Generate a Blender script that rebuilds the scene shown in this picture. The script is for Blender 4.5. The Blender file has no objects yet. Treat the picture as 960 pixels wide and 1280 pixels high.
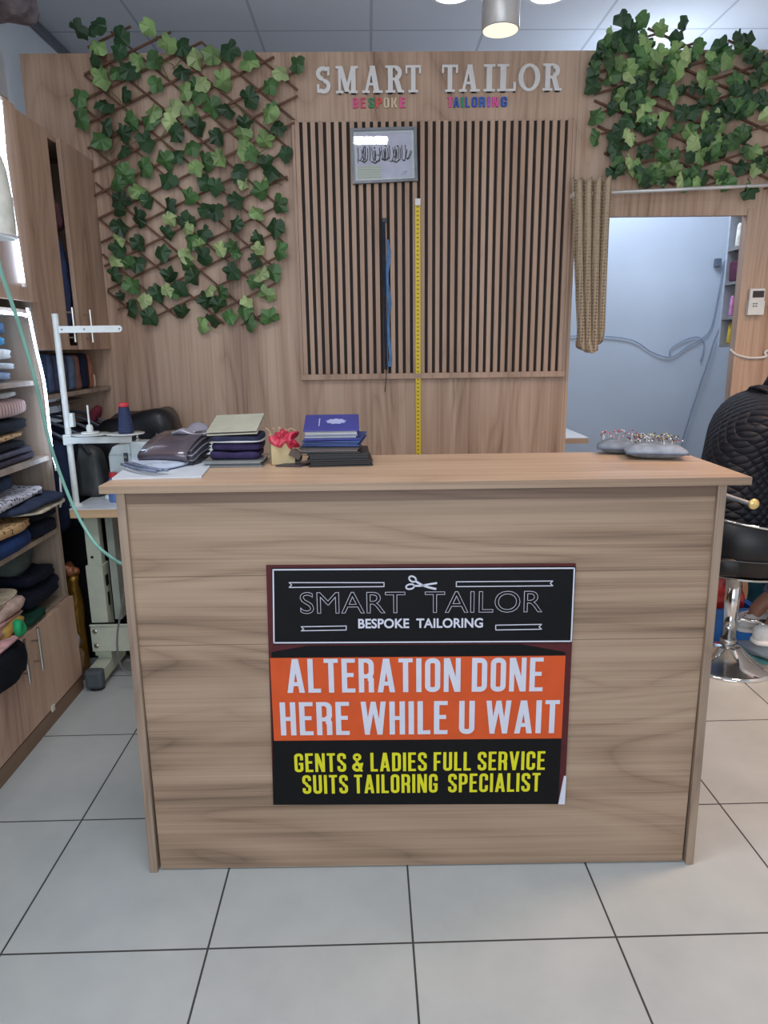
import bpy, bmesh, math, random
from mathutils import Vector, Matrix, noise
S = bpy.context.scene
COL = S.collection
PI = math.pi

# ------------------------------------------------------------------ camera, world, light, exposure
F_PX, YAW, PITCH, ROLL = 884.918, 0.018641, 0.230675, -0.013198
CAM = Vector((-0.08412, -1.44393, 1.42336))
_f = Vector((math.sin(YAW)*math.cos(PITCH), math.cos(YAW)*math.cos(PITCH), -math.sin(PITCH)))
_r0 = Vector((math.cos(YAW), -math.sin(YAW), 0)); _u0 = _r0.cross(_f)
_r = math.cos(ROLL)*_r0 + math.sin(ROLL)*_u0
_u = -math.sin(ROLL)*_r0 + math.cos(ROLL)*_u0
cd = bpy.data.cameras.new('camera'); cam = bpy.data.objects.new('camera', cd); COL.objects.link(cam)
cd.sensor_fit = 'VERTICAL'; cd.sensor_height = 36; cd.lens = F_PX*36/1280; cd.clip_start = .05
cam.matrix_world = Matrix(((_r.x, _u.x, -_f.x, CAM.x), (_r.y, _u.y, -_f.y, CAM.y), (_r.z, _u.z, -_f.z, CAM.z), (0, 0, 0, 1)))
S.camera = cam

def at(px, py, x=None, y=None, z=None):
    """where the sight line of a photograph pixel meets a real plane of the room"""
    d = _f + _r*((px-480)/F_PX) - _u*((py-640)/F_PX)
    if x is not None: t = (x-CAM.x)/d.x
    elif y is not None: t = (y-CAM.y)/d.y
    else: t = (z-CAM.z)/d.z
    return CAM + d*t

w = bpy.data.worlds.new('world'); S.world = w; w.use_nodes = True
w.node_tree.nodes['Background'].inputs[0].default_value = (.80, .88, 1, 1)
w.node_tree.nodes['Background'].inputs[1].default_value = .55
vs = S.view_settings
vs.view_transform = 'Standard'; vs.look = 'None'; vs.gamma = 1; vs.use_curve_mapping = False
vs.exposure = 0.14

def area(name, loc, target, sx, sy, power, color):
    l = bpy.data.lights.new(name, 'AREA'); l.shape = 'RECTANGLE'; l.size = sx; l.size_y = sy
    l.energy = power; l.color = color
    o = bpy.data.objects.new(name, l); COL.objects.link(o); o.location = loc
    o.rotation_euler = (Vector(target)-Vector(loc)).to_track_quat('-Z', 'Y').to_euler()
    return o
area('shop_window_daylight', (-.3, -3.35, 1.75), (-.1, 2, 1.0), 3.6, 2.3, 66, (.82, .92, 1))
area('ceiling_panel_light', (-.5, -.32, 3.02), (-.5, -.32, 0), 1.2, .22, 22, (.97, .97, 1))
area('back_room_light', (1.5, 2.9, 2.98), (1.5, 2.95, 0), .9, .4, 17, (.70, .83, 1))
pl_ = bpy.data.lights.new('back_room_fill', 'POINT'); pl_.energy = 11.5; pl_.color = (.68, .82, 1); pl_.shadow_soft_size = .12  # unseen point fill, added to brighten the ceiling beyond the partition
po_ = bpy.data.objects.new('back_room_fill', pl_); COL.objects.link(po_); po_.location = (1.55, 2.9, 2.62)
wl_ = area('warm_ceiling_light', (2.05, .6, 3.0), (1.95, .85, 0), .4, .4, 21, (1, .66, .44)); wl_.data.spread = 1.75

# ------------------------------------------------------------------ materials
def lin(c):
    return tuple((v/255/12.92 if v/255 <= .04045 else ((v/255+.055)/1.055)**2.4) for v in c)

def base_mat(name):
    m = bpy.data.materials.new(name); m.use_nodes = True
    nt = m.node_tree; b = nt.nodes['Principled BSDF']
    return m, nt, b

def N(nt, typ, **kw):
    n = nt.nodes.new(typ)
    for k, v in kw.items(): setattr(n, k, v)
    return n

def mathn(nt, op, a, b=None, c=None):
    n = N(nt, 'ShaderNodeMath', operation=op)
    for i, v in enumerate((a, b, c)):
        if v is None: continue
        if hasattr(v, 'links'): nt.links.new(v, n.inputs[i])
        else: n.inputs[i].default_value = v
    return n.outputs[0]

def ramp(nt, fac, stops):
    r = N(nt, 'ShaderNodeValToRGB'); e = r.color_ramp.elements
    while len(e) < len(stops): e.new(.5)
    for el, (p, c) in zip(e, stops): el.position = p; el.color = (*lin(c), 1)
    nt.links.new(fac, r.inputs[0]); return r.outputs[0]

def coords(nt, scale=(1, 1, 1), kind='Object'):
    t = N(nt, 'ShaderNodeTexCoord'); mp = N(nt, 'ShaderNodeMapping')
    mp.inputs['Scale'].default_value = scale
    nt.links.new(t.outputs[kind], mp.inputs[0]); return mp.outputs[0]

def noisen(nt, vec, scale, detail=3, rough=.5, dist=0):
    n = N(nt, 'ShaderNodeTexNoise'); n.inputs['Scale'].default_value = scale; n.inputs['Detail'].default_value = detail
    n.inputs['Roughness'].default_value = rough; n.inputs['Distortion'].default_value = dist
    nt.links.new(vec, n.inputs['Vector']); return n.outputs['Fac']

def bump(nt, b, h, strength=.3, dist=.01):
    n = N(nt, 'ShaderNodeBump'); n.inputs['Strength'].default_value = strength; n.inputs['Distance'].default_value = dist
    nt.links.new(h, n.inputs['Height']); nt.links.new(n.outputs[0], b.inputs['Normal'])

def plain(name, c, rough=.5, metal=0, var=.08, vscale=18, spec=.5, bmp=0, bscale=60, sheen=0, coat=0):
    m, nt, b = base_mat(name)
    v = noisen(nt, coords(nt), vscale, 3)
    lo = tuple(max(0, k*(1-var)) for k in c); hi = tuple(min(255, k*(1+var)) for k in c)
    nt.links.new(ramp(nt, v, [(.25, lo), (.75, hi)]), b.inputs['Base Color'])
    b.inputs['Roughness'].default_value = rough; b.inputs['Metallic'].default_value = metal
    b.inputs['Specular IOR Level'].default_value = spec
    if coat: b.inputs['Coat Weight'].default_value = coat; b.inputs['Coat Roughness'].default_value = .08
    if bmp: bump(nt, b, noisen(nt, coords(nt), bscale, 4), bmp, .01)
    return m

def wood(name, cols, axis='Z', rough=.45, sc=1.0, spec=.4, seams=None):
    """laminate with a wood print: soft bands, cathedral contour lines, pores and a few dark streaks along one axis"""
    m, nt, b = base_mat(name)
    def sv(a, l): return tuple(l*sc if ax == axis else a*sc for ax in 'XYZ')
    big = noisen(nt, coords(nt, sv(2.4, .34)), 1, 2, .5, 1.0)
    cont = mathn(nt, 'MULTIPLY', mathn(nt, 'PINGPONG', mathn(nt, 'MULTIPLY', big, 13), .5), 2)
    cont = mathn(nt, 'POWER', cont, .45)
    broad = noisen(nt, coords(nt, sv(6, .3)), 1, 3, .5, .3)
    mid = noisen(nt, coords(nt, sv(40, .42)), 1, 5, .65, .2)
    fine = noisen(nt, coords(nt, sv(170, 1.6)), 1, 2, .6)
    f = mathn(nt, 'MULTIPLY', cont, .10)
    for v, k in ((broad, .50), (mid, .28), (fine, .16)): f = mathn(nt, 'ADD', f, mathn(nt, 'MULTIPLY', v, k))
    c_ = ramp(nt, f, [(.38, cols[0]), (.475, cols[1]), (.555, cols[2]), (.66, cols[3])])
    st = noisen(nt, coords(nt, sv(24, 1.1)), 1, 2, .5, .4)
    stm = mathn(nt, 'MULTIPLY', mathn(nt, 'MAXIMUM', mathn(nt, 'SUBTRACT', st, .69), 0), 5)
    if seams:
        t = N(nt, 'ShaderNodeTexCoord'); sx_ = N(nt, 'ShaderNodeSeparateXYZ'); nt.links.new(t.outputs['Object'], sx_.inputs[0])
        for ax, v in seams:
            d = mathn(nt, 'LESS_THAN', mathn(nt, 'ABSOLUTE', mathn(nt, 'SUBTRACT', sx_.outputs[ax], v)), .0011)
            stm = mathn(nt, 'MAXIMUM', stm, mathn(nt, 'MULTIPLY', d, .55))
    mx = N(nt, 'ShaderNodeMix', data_type='RGBA'); nt.links.new(stm, mx.inputs[0]); nt.links.new(c_, mx.inputs[6])
    mx.inputs[7].default_value = (*lin(tuple(k*.55 for k in cols[0])), 1)
    nt.links.new(mx.outputs[2], b.inputs['Base Color'])
    b.inputs['Roughness'].default_value = rough; b.inputs['Specular IOR Level'].default_value = spec
    bump(nt, b, fine, .05, .002)
    return m

WALLC = [(130, 102, 84), (170, 139, 118), (187, 156, 134), (202, 173, 151)]
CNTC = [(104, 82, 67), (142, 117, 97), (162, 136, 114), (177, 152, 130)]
M = {}
M['wall_wood'] = wood('wall_wood', WALLC, 'Z', seams=[(0, -.405), (0, .93)])
M['door_wood'] = wood('door_wood', [(142, 112, 96), (174, 143, 124), (188, 157, 136), (198, 168, 148)], 'Z', spec=.2)
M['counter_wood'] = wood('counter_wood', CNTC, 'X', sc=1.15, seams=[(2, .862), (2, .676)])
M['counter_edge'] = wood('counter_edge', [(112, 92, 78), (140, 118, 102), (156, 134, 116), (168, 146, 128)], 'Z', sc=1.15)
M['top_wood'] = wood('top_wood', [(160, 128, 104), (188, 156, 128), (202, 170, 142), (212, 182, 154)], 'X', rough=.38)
M['slat_wood'] = wood('slat_wood', [(142, 112, 95), (168, 136, 116), (182, 150, 129), (194, 163, 142)], 'Z')
M['shelf_wood'] = wood('shelf_wood', [(118, 102, 90), (146, 128, 113), (160, 142, 127), (174, 157, 142)], 'Z')
M['kick_wood'] = wood('kick_wood', [(84, 64, 50), (106, 82, 64), (118, 94, 74), (128, 104, 84)], 'Y')
M['lattice'] = plain('lattice_wood', (98, 66, 48), .7, var=.2)
M['white_paint'] = plain('white_paint', (222, 224, 226), .7, var=.02, vscale=3)
M['back_paint'] = plain('back_room_paint', (196, 206, 220), .8, var=.03, vscale=2)
M['letter_white'] = plain('letter_white', (226, 222, 220), .5, var=.02)
M['slat_black'] = plain('slat_backing_black', (52, 42, 38), .8)
M['black'] = plain('black', (18, 18, 20), .45, var=.1)
M['chrome'] = plain('chrome', (225, 225, 225), .08, 1, var=.01)
M['steel'] = plain('brushed_steel', (190, 188, 184), .3, 1, var=.04)
M['grey_metal'] = plain('grey_frame', (112, 114, 120), .4, .3)
M['cream_metal'] = plain('cream_metal', (222, 224, 220), .4, var=.03)
M['sage_metal'] = plain('sage_metal', (188, 194, 176), .5, var=.04)
M['rubber'] = plain('rubber', (70, 78, 84), .7)
M['leaf_dark'] = plain('leaf_dark', (42, 70, 42), .5, var=.3, vscale=9)
M['leaf_mid'] = plain('leaf_mid', (70, 104, 58), .5, var=.3, vscale=9)
M['leaf_light'] = plain('leaf_light', (122, 150, 92), .5, var=.25, vscale=9)
M['leaf_pale'] = plain('leaf_pale', (158, 176, 120), .5, var=.2, vscale=9)

def emis(name, c, s):
    m, nt, b = base_mat(name)
    b.inputs['Base Color'].default_value = (*lin(c), 1)
    b.inputs['Emission Color'].default_value = (*lin(c), 1); b.inputs['Emission Strength'].default_value = s
    return m

def floor_mat():
    m, nt, b = base_mat('floor_tile')
    t = N(nt, 'ShaderNodeTexCoord'); s = N(nt, 'ShaderNodeSeparateXYZ'); nt.links.new(t.outputs['Object'], s.inputs[0])
    ds = []
    for k in (0, 1):
        fr = mathn(nt, 'FRACT', mathn(nt, 'ADD', mathn(nt, 'MULTIPLY', s.outputs[k], 2.0), 100.5))
        ds.append(mathn(nt, 'ABSOLUTE', mathn(nt, 'SUBTRACT', fr, .5)))
    g = mathn(nt, 'MINIMUM', ds[0], ds[1])
    mask = mathn(nt, 'LESS_THAN', g, .0052)
    v = noisen(nt, coords(nt), 4, 5, .6)
    tile = ramp(nt, v, [(.3, (172, 177, 178)), (.7, (186, 190, 190))])
    mx = N(nt, 'ShaderNodeMix', data_type='RGBA'); nt.links.new(mask, mx.inputs[0]); nt.links.new(tile, mx.inputs[6])
    mx.inputs[7].default_value = (*lin((62, 62, 62)), 1)
    nt.links.new(mx.outputs[2], b.inputs['Base Color'])
    b.inputs['Specular IOR Level'].default_value = .45
    nt.links.new(mathn(nt, 'ADD', mathn(nt, 'MULTIPLY', mask, .5), .3), b.inputs['Roughness'])
    bump(nt, b, mathn(nt, 'MULTIPLY', mask, -1), .4, .003)
    return m
M['floor'] = floor_mat()

def ceiling_mat():
    m, nt, b = base_mat('ceiling_tile')
    ox = at(330, 62, z=3.05).x; oy = at(480, 38, z=3.05).y
    t = N(nt, 'ShaderNodeTexCoord'); s = N(nt, 'ShaderNodeSeparateXYZ'); nt.links.new(t.outputs['Object'], s.inputs[0])
    ds = []
    for k, o in ((0, ox), (1, oy)):
        fr = mathn(nt, 'FRACT', mathn(nt, 'ADD', mathn(nt, 'MULTIPLY', mathn(nt, 'SUBTRACT', s.outputs[k], o), 1/.6), 50.5))
        ds.append(mathn(nt, 'ABSOLUTE', mathn(nt, 'SUBTRACT', fr, .5)))
    mask = mathn(nt, 'LESS_THAN', mathn(nt, 'MINIMUM', ds[0], ds[1]), .012)
    mx = N(nt, 'ShaderNodeMix', data_type='RGBA'); nt.links.new(mask, mx.inputs[0])
    mx.inputs[6].default_value = (*lin((216, 218, 222)), 1); mx.inputs[7].default_value = (*lin((182, 185, 190)), 1)
    nt.links.new(mx.outputs[2], b.inputs['Base Color']); b.inputs['Roughness'].default_value = .8
    return m
M['ceiling'] = ceiling_mat()

def spots(name, c1, c2, scale, thr=.25, rough=.9):
    m, nt, b = base_mat(name)
    v = N(nt, 'ShaderNodeTexVoronoi'); v.inputs['Scale'].default_value = scale
    nt.links.new(coords(nt), v.inputs['Vector'])
    nt.links.new(ramp(nt, v.outputs['Distance'], [(thr, c1), (thr+.12, c2)]), b.inputs['Base Color'])
    b.inputs['Roughness'].default_value = rough
    return m
M['leopard'] = spots('leopard_print', (70, 50, 36), (196, 158, 112), 55)
M['patterned'] = spots('white_navy_print', (60, 62, 84), (206, 204, 212), 60, .3)

def curtain_mat():
    m, nt, b = base_mat('crochet_curtain')
    v = N(nt, 'ShaderNodeTexVoronoi'); v.inputs['Scale'].default_value = 66; v.inputs['Randomness'].default_value = .15
    nt.links.new(coords(nt), v.inputs['Vector'])
    nt.links.new(ramp(nt, v.outputs['Distance'], [(.10, (96, 80, 66)), (.48, (184, 163, 138))]), b.inputs['Base Color'])
    b.inputs['Roughness'].default_value = .95; bump(nt, b, v.outputs['Distance'], .5, .01)
    return m
M['curtain'] = curtain_mat()

def quilt_mat():
    m, nt, b = base_mat('quilted_black')
    t = N(nt, 'ShaderNodeTexCoord'); s = N(nt, 'ShaderNodeSeparateXYZ'); nt.links.new(t.outputs['Object'], s.inputs[0])
    h = None
    a = mathn(nt, 'ADD', s.outputs[0], s.outputs[1])
    for sg in (1, -1):
        q = mathn(nt, 'ADD', mathn(nt, 'MULTIPLY', a, sg), s.outputs[2])
        q = mathn(nt, 'ABSOLUTE', mathn(nt, 'SINE', mathn(nt, 'MULTIPLY', q, 72)))
        q = mathn(nt, 'POWER', q, .4)
        h = q if h is None else mathn(nt, 'MULTIPLY', h, q)
    b.inputs['Base Color'].default_value = (*lin((30, 31, 40)), 1); b.inputs['Roughness'].default_value = .6; b.inputs['Specular IOR Level'].default_value = .4
    bump(nt, b, h, .8, .016)
    return m
M['quilt'] = quilt_mat()

def tape_mat():
    m, nt, b = base_mat('yellow_tape')
    t = N(nt, 'ShaderNodeTexCoord'); s = N(nt, 'ShaderNodeSeparateXYZ'); nt.links.new(t.outputs['Object'], s.inputs[0])
    fr = mathn(nt, 'FRACT', mathn(nt, 'MULTIPLY', s.outputs[2], 50))
    mk = mathn(nt, 'MULTIPLY', mathn(nt, 'LESS_THAN', fr, .28), mathn(nt, 'LESS_THAN', mathn(nt, 'ABSOLUTE', s.outputs[0]), .0055))
    mx = N(nt, 'ShaderNodeMix', data_type='RGBA'); nt.links.new(mk, mx.inputs[0])
    mx.inputs[6].default_value = (*lin((226, 196, 32)), 1); mx.inputs[7].default_value = (*lin((120, 100, 30)), 1)
    nt.links.new(mx.outputs[2], b.inputs['Base Color']); b.inputs['Roughness'].default_value = .5
    return m
M['tape'] = tape_mat()

def ribbed(name, c1, c2, freq=70, axis=1, rough=.9):
    m, nt, b = base_mat(name)
    t = N(nt, 'ShaderNodeTexCoord'); s = N(nt, 'ShaderNodeSeparateXYZ'); nt.links.new(t.outputs['Object'], s.inputs[0])
    q = mathn(nt, 'ADD', mathn(nt, 'MULTIPLY', mathn(nt, 'SINE', mathn(nt, 'MULTIPLY', s.outputs[axis], freq*2*PI)), .5), .5)
    nt.links.new(ramp(nt, q, [(.1, c1), (.8, c2)]), b.inputs['Base Color']); b.inputs['Roughness'].default_value = rough
    bump(nt, b, q, .4, .004)
    return m

def glass_pane():
    m = bpy.data.materials.new('frame_glass'); m.use_nodes = True; nt = m.node_tree; nt.nodes.clear()
    o = N(nt, 'ShaderNodeOutputMaterial'); mx = N(nt, 'ShaderNodeMixShader'); tr = N(nt, 'ShaderNodeBsdfTransparent')
    gl = N(nt, 'ShaderNodeBsdfGlossy'); gl.inputs['Roughness'].default_value = .02
    fr = N(nt, 'ShaderNodeFresnel'); fr.inputs[0].default_value = 1.5
    nt.links.new(fr.outputs[0], mx.inputs[0]); nt.links.new(tr.outputs[0], mx.inputs[1]); nt.links.new(gl.outputs[0], mx.inputs[2])
    nt.links.new(mx.outputs[0], o.inputs[0]); return m
M['glass'] = glass_pane()

_cache = {}
def cloth(c, rough=.92, var=.16):
    k = ('cloth', tuple(c), rough)
    if k not in _cache:
        _cache[k] = plain('cloth_%02x%02x%02x' % tuple(c), c, rough, var=var, vscale=25, bmp=.25, bscale=45, spec=.25)
    return _cache[k]
def col(c, rough=.5, metal=0, coat=0):
    k = ('col', tuple(c), rough, metal, coat)
    if k not in _cache: _cache[k] = plain('col_%02x%02x%02x' % tuple(c), c, rough, metal, var=.05, coat=coat)
    return _cache[k]

# ------------------------------------------------------------------ geometry helpers
def thing(name, label, cat, loc=(0, 0, 0), rotz=0, group=None):
    o = bpy.data.objects.new(name, None); o.empty_display_size = .05; COL.objects.link(o)
    o.location = loc; o.rotation_euler = (0, 0, rotz)
    o['label'] = label; o['category'] = cat
    if group: o['group'] = group
    return o

def tag(o, label, cat, group=None, kind=None):
    o['label'] = label; o['category'] = cat
    if group: o['group'] = group
    if kind: o['kind'] = kind
    return o

def obj(name, bm, mat, parent=None, smooth=False, bevel=0, local=False, origin=None, solid=0, sub=0):
    """link a bmesh as ONE mesh object; vertices are in world space unless local is set"""
    me = bpy.data.meshes.new(name)
    bmesh.ops.recalc_face_normals(bm, faces=bm.faces[:])
    off = Vector((0, 0, 0))
    if not local:
        if parent is not None:
            p = parent
            while p is not None: off += p.location; p = p.parent
        elif origin is not None: off = Vector(origin)
        if off.length: bmesh.ops.translate(bm, verts=bm.verts[:], vec=-off)
    bm.to_mesh(me); bm.free()
    for m in (mat if isinstance(mat, (list, tuple)) else [mat]): me.materials.append(m)
    if smooth:
        for p in me.polygons: p.use_smooth = True
    o = bpy.data.objects.new(name, me); COL.objects.link(o)
    if parent is not None: o.parent = parent
    elif origin is not None and not local: o.location = origin
    if solid:
        md = o.modifiers.new('solid', 'SOLIDIFY'); md.thickness = solid; md.offset = 0
    if bevel:
        md = o.modifiers.new('bevel', 'BEVEL'); md.width = bevel; md.segments = 2; md.limit_method = 'ANGLE'; md.angle_limit = .7
    if sub:
        md = o.modifiers.new('sub', 'SUBSURF'); md.levels = sub; md.render_levels = sub
    return o

def struct(name, bm, mat, **k):
    o = obj(name, bm, mat, **k); o['kind'] = 'structure'; return o

def BM(): return bmesh.new()

def box(bm, x0, x1, y0, y1, z0, z1, mtx=None, mi=0):
    vs = [Vector((x, y, z)) for x in (x0, x1) for y in (y0, y1) for z in (z0, z1)]
    if mtx is not None: vs = [mtx @ v for v in vs]
    v = [bm.verts.new(p) for p in vs]
    for idx in ((0, 1, 3, 2), (4, 6, 7, 5), (0, 4, 5, 1), (2, 3, 7, 6), (0, 2, 6, 4), (1, 5, 7, 3)):
        f = bm.faces.new([v[i] for i in idx]); f.material_index = mi
    return v

def prism(bm, pts, f, a, b, mi=0):
    """extrude a 2-D outline: f(u, v, w) -> Vector, from w=a to w=b"""
    A = [bm.verts.new(f(u, v, a)) for u, v in pts]; B = [bm.verts.new(f(u, v, b)) for u, v in pts]
    n = len(pts)
    fs = [bm.faces.new(A[::-1]), bm.faces.new(B)]
    for i in range(n): fs.append(bm.faces.new((A[i], A[(i+1) % n], B[(i+1) % n], B[i])))
    for q in fs: q.material_index = mi

def tube(bm, pts, r, seg=8, caps=True, mi=0):
    pts = [Vector(p) for p in pts]; rings = []
    rr = r if isinstance(r, (list, tuple)) else [r]*len(pts)
    prev = None
    for i, p in enumerate(pts):
        t = (pts[min(i+1, len(pts)-1)]-pts[max(i-1, 0)]).normalized()
        if prev is None:
            a = Vector((0, 0, 1)) if abs(t.z) < .9 else Vector((1, 0, 0))
            n = t.cross(a).normalized()
        else:
            n = (prev - t*prev.dot(t)).normalized()
        prev = n; b = t.cross(n)
        rings.append([bm.verts.new(p + (n*math.cos(2*PI*k/seg)+b*math.sin(2*PI*k/seg))*rr[i]) for k in range(seg)])
    for i in range(len(rings)-1):
        for k in range(seg):
            f = bm.faces.new((rings[i][k], rings[i][(k+1) % seg], rings[i+1][(k+1) % seg], rings[i+1][k])); f.material_index = mi
    if caps:
        for q in (rings[0][::-1], rings[-1]):
            f = bm.faces.new(q); f.material_index = mi

def spline(pts, n=8):
    pts = [Vector(p) for p in pts]; out = []
    P = [pts[0]*2-pts[1]] + pts + [pts[-1]*2-pts[-2]]
    for i in range(1, len(P)-2):
        for k in range(n):
            t = k/n; a, b, c, d = P[i-1], P[i], P[i+1], P[i+2]
            out.append(.5*((2*b)+(-a+c)*t+(2*a-5*b+4*c-d)*t*t+(-a+3*b-3*c+d)*t**3))
    out.append(pts[-1]); return out

def lathe(bm, prof, c=(0, 0, 0), seg=32, mi=0, sx=1, sy=1):
    c = Vector(c); rings = []
    for r, z in prof:
        if r < 1e-6: rings.append([bm.verts.new(c+Vector((0, 0, z)))])
        else: rings.append([bm.verts.new(c+Vector((r*sx*math.cos(2*PI*k/seg), r*sy*math.sin(2*PI*k/seg), z))) for k in range(seg)])
    for a, b in zip(rings, rings[1:]):
        for k in range(seg):
            j = (k+1) % seg
            if len(a) == 1 and len(b) == 1: continue
            if len(a) == 1: f = bm.faces.new((a[0], b[j], b[k]))
            elif len(b) == 1: f = bm.faces.new((a[k], a[j], b[0]))
            else: f = bm.faces.new((a[k], a[j], b[j], b[k]))
            f.material_index = mi
    if len(rings[0]) > 1: bm.faces.new(rings[0][::-1]).material_index = mi
    if len(rings[-1]) > 1: bm.faces.new(rings[-1]).material_index = mi

def sp(v, e): return math.copysign(abs(v)**e, v)
def soft(bm, c, s, e1=.5, e2=.5, nu=28, nv=16, amp=0, freq=6, seed=0, rot=None, flat=None, layers=0, fn=None, gro=.0045):
    """rounded soft body (super-ellipsoid) with wrinkles; s = half sizes"""
    c = Vector(c); rows = []
    off = Vector((seed*3.17, seed*1.31, seed*7.7))
    for j in range(nv+1):
        ph = -PI/2+PI*j/nv; row = []
        for i in range(nu):
            th = 2*PI*i/nu
            d = Vector((sp(math.cos(ph), e1)*sp(math.cos(th), e2), sp(math.cos(ph), e1)*sp(math.sin(th), e2), sp(math.sin(ph), e1)))
            p = Vector((d.x*s[0], d.y*s[1], d.z*s[2]))
            if layers: 
                g = gro*abs(math.cos(layers*PI*(d.z+1)/2))**3*(1-abs(d.z)); p.x -= g*d.x; p.y -= g*d.y
            if amp: p += d*amp*noise.noise(p*freq+off) + Vector((0, 0, amp*.8*noise.noise(Vector((p.x, p.y, 0))*freq*.7+off)))
            if fn: p = fn(p)
            if rot is not None: p = rot @ p
            p = p+c
            if flat is not None and p.z < flat: p.z = flat
            row.append(bm.verts.new(p))
            if j in (0, nv): break
        rows.append(row)
    for j in range(nv):
        a, b = rows[j], rows[j+1]
        for i in range(nu):
            k = (i+1) % nu
            if len(a) == 1: bm.faces.new((a[0], b[k], b[i]))
            elif len(b) == 1: bm.faces.new((a[i], a[k], b[0]))
            else: bm.faces.new((a[i], a[k], b[k], b[i]))

def RZ(a): return Matrix.Rotation(a, 3, 'Z')
def copy_tree(o, parent=None):
    c = o.copy(); COL.objects.link(c)
    if parent is not None: c.parent = parent
    for ch in list(o.children): copy_tree(ch, c)
    return c

# ------------------------------------------------------------------ lettering (drawn stroke by stroke)
def arcband(cx, cy, ro, ri, a0, a1, n=7):
    q = []
    for k in range(n):
        t0 = math.radians(a0+(a1-a0)*k/n); t1 = math.radians(a0+(a1-a0)*(k+1)/n)
        q.append([(cx+ri*math.cos(t0), cy+ri*math.sin(t0)), (cx+ro*math.cos(t0), cy+ro*math.sin(t0)),
                  (cx+ro*math.cos(t1), cy+ro*math.sin(t1)), (cx+ri*math.cos(t1), cy+ri*math.sin(t1))])
    return q
def rc(x0, y0, x1, y1): return [[(x0, y0), (x1, y0), (x1, y1), (x0, y1)]]
def dg(xa, ya, xb, yb, s): return [[(xa, ya), (xa+s, ya), (xb+s, yb), (xb, yb)]]

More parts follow.
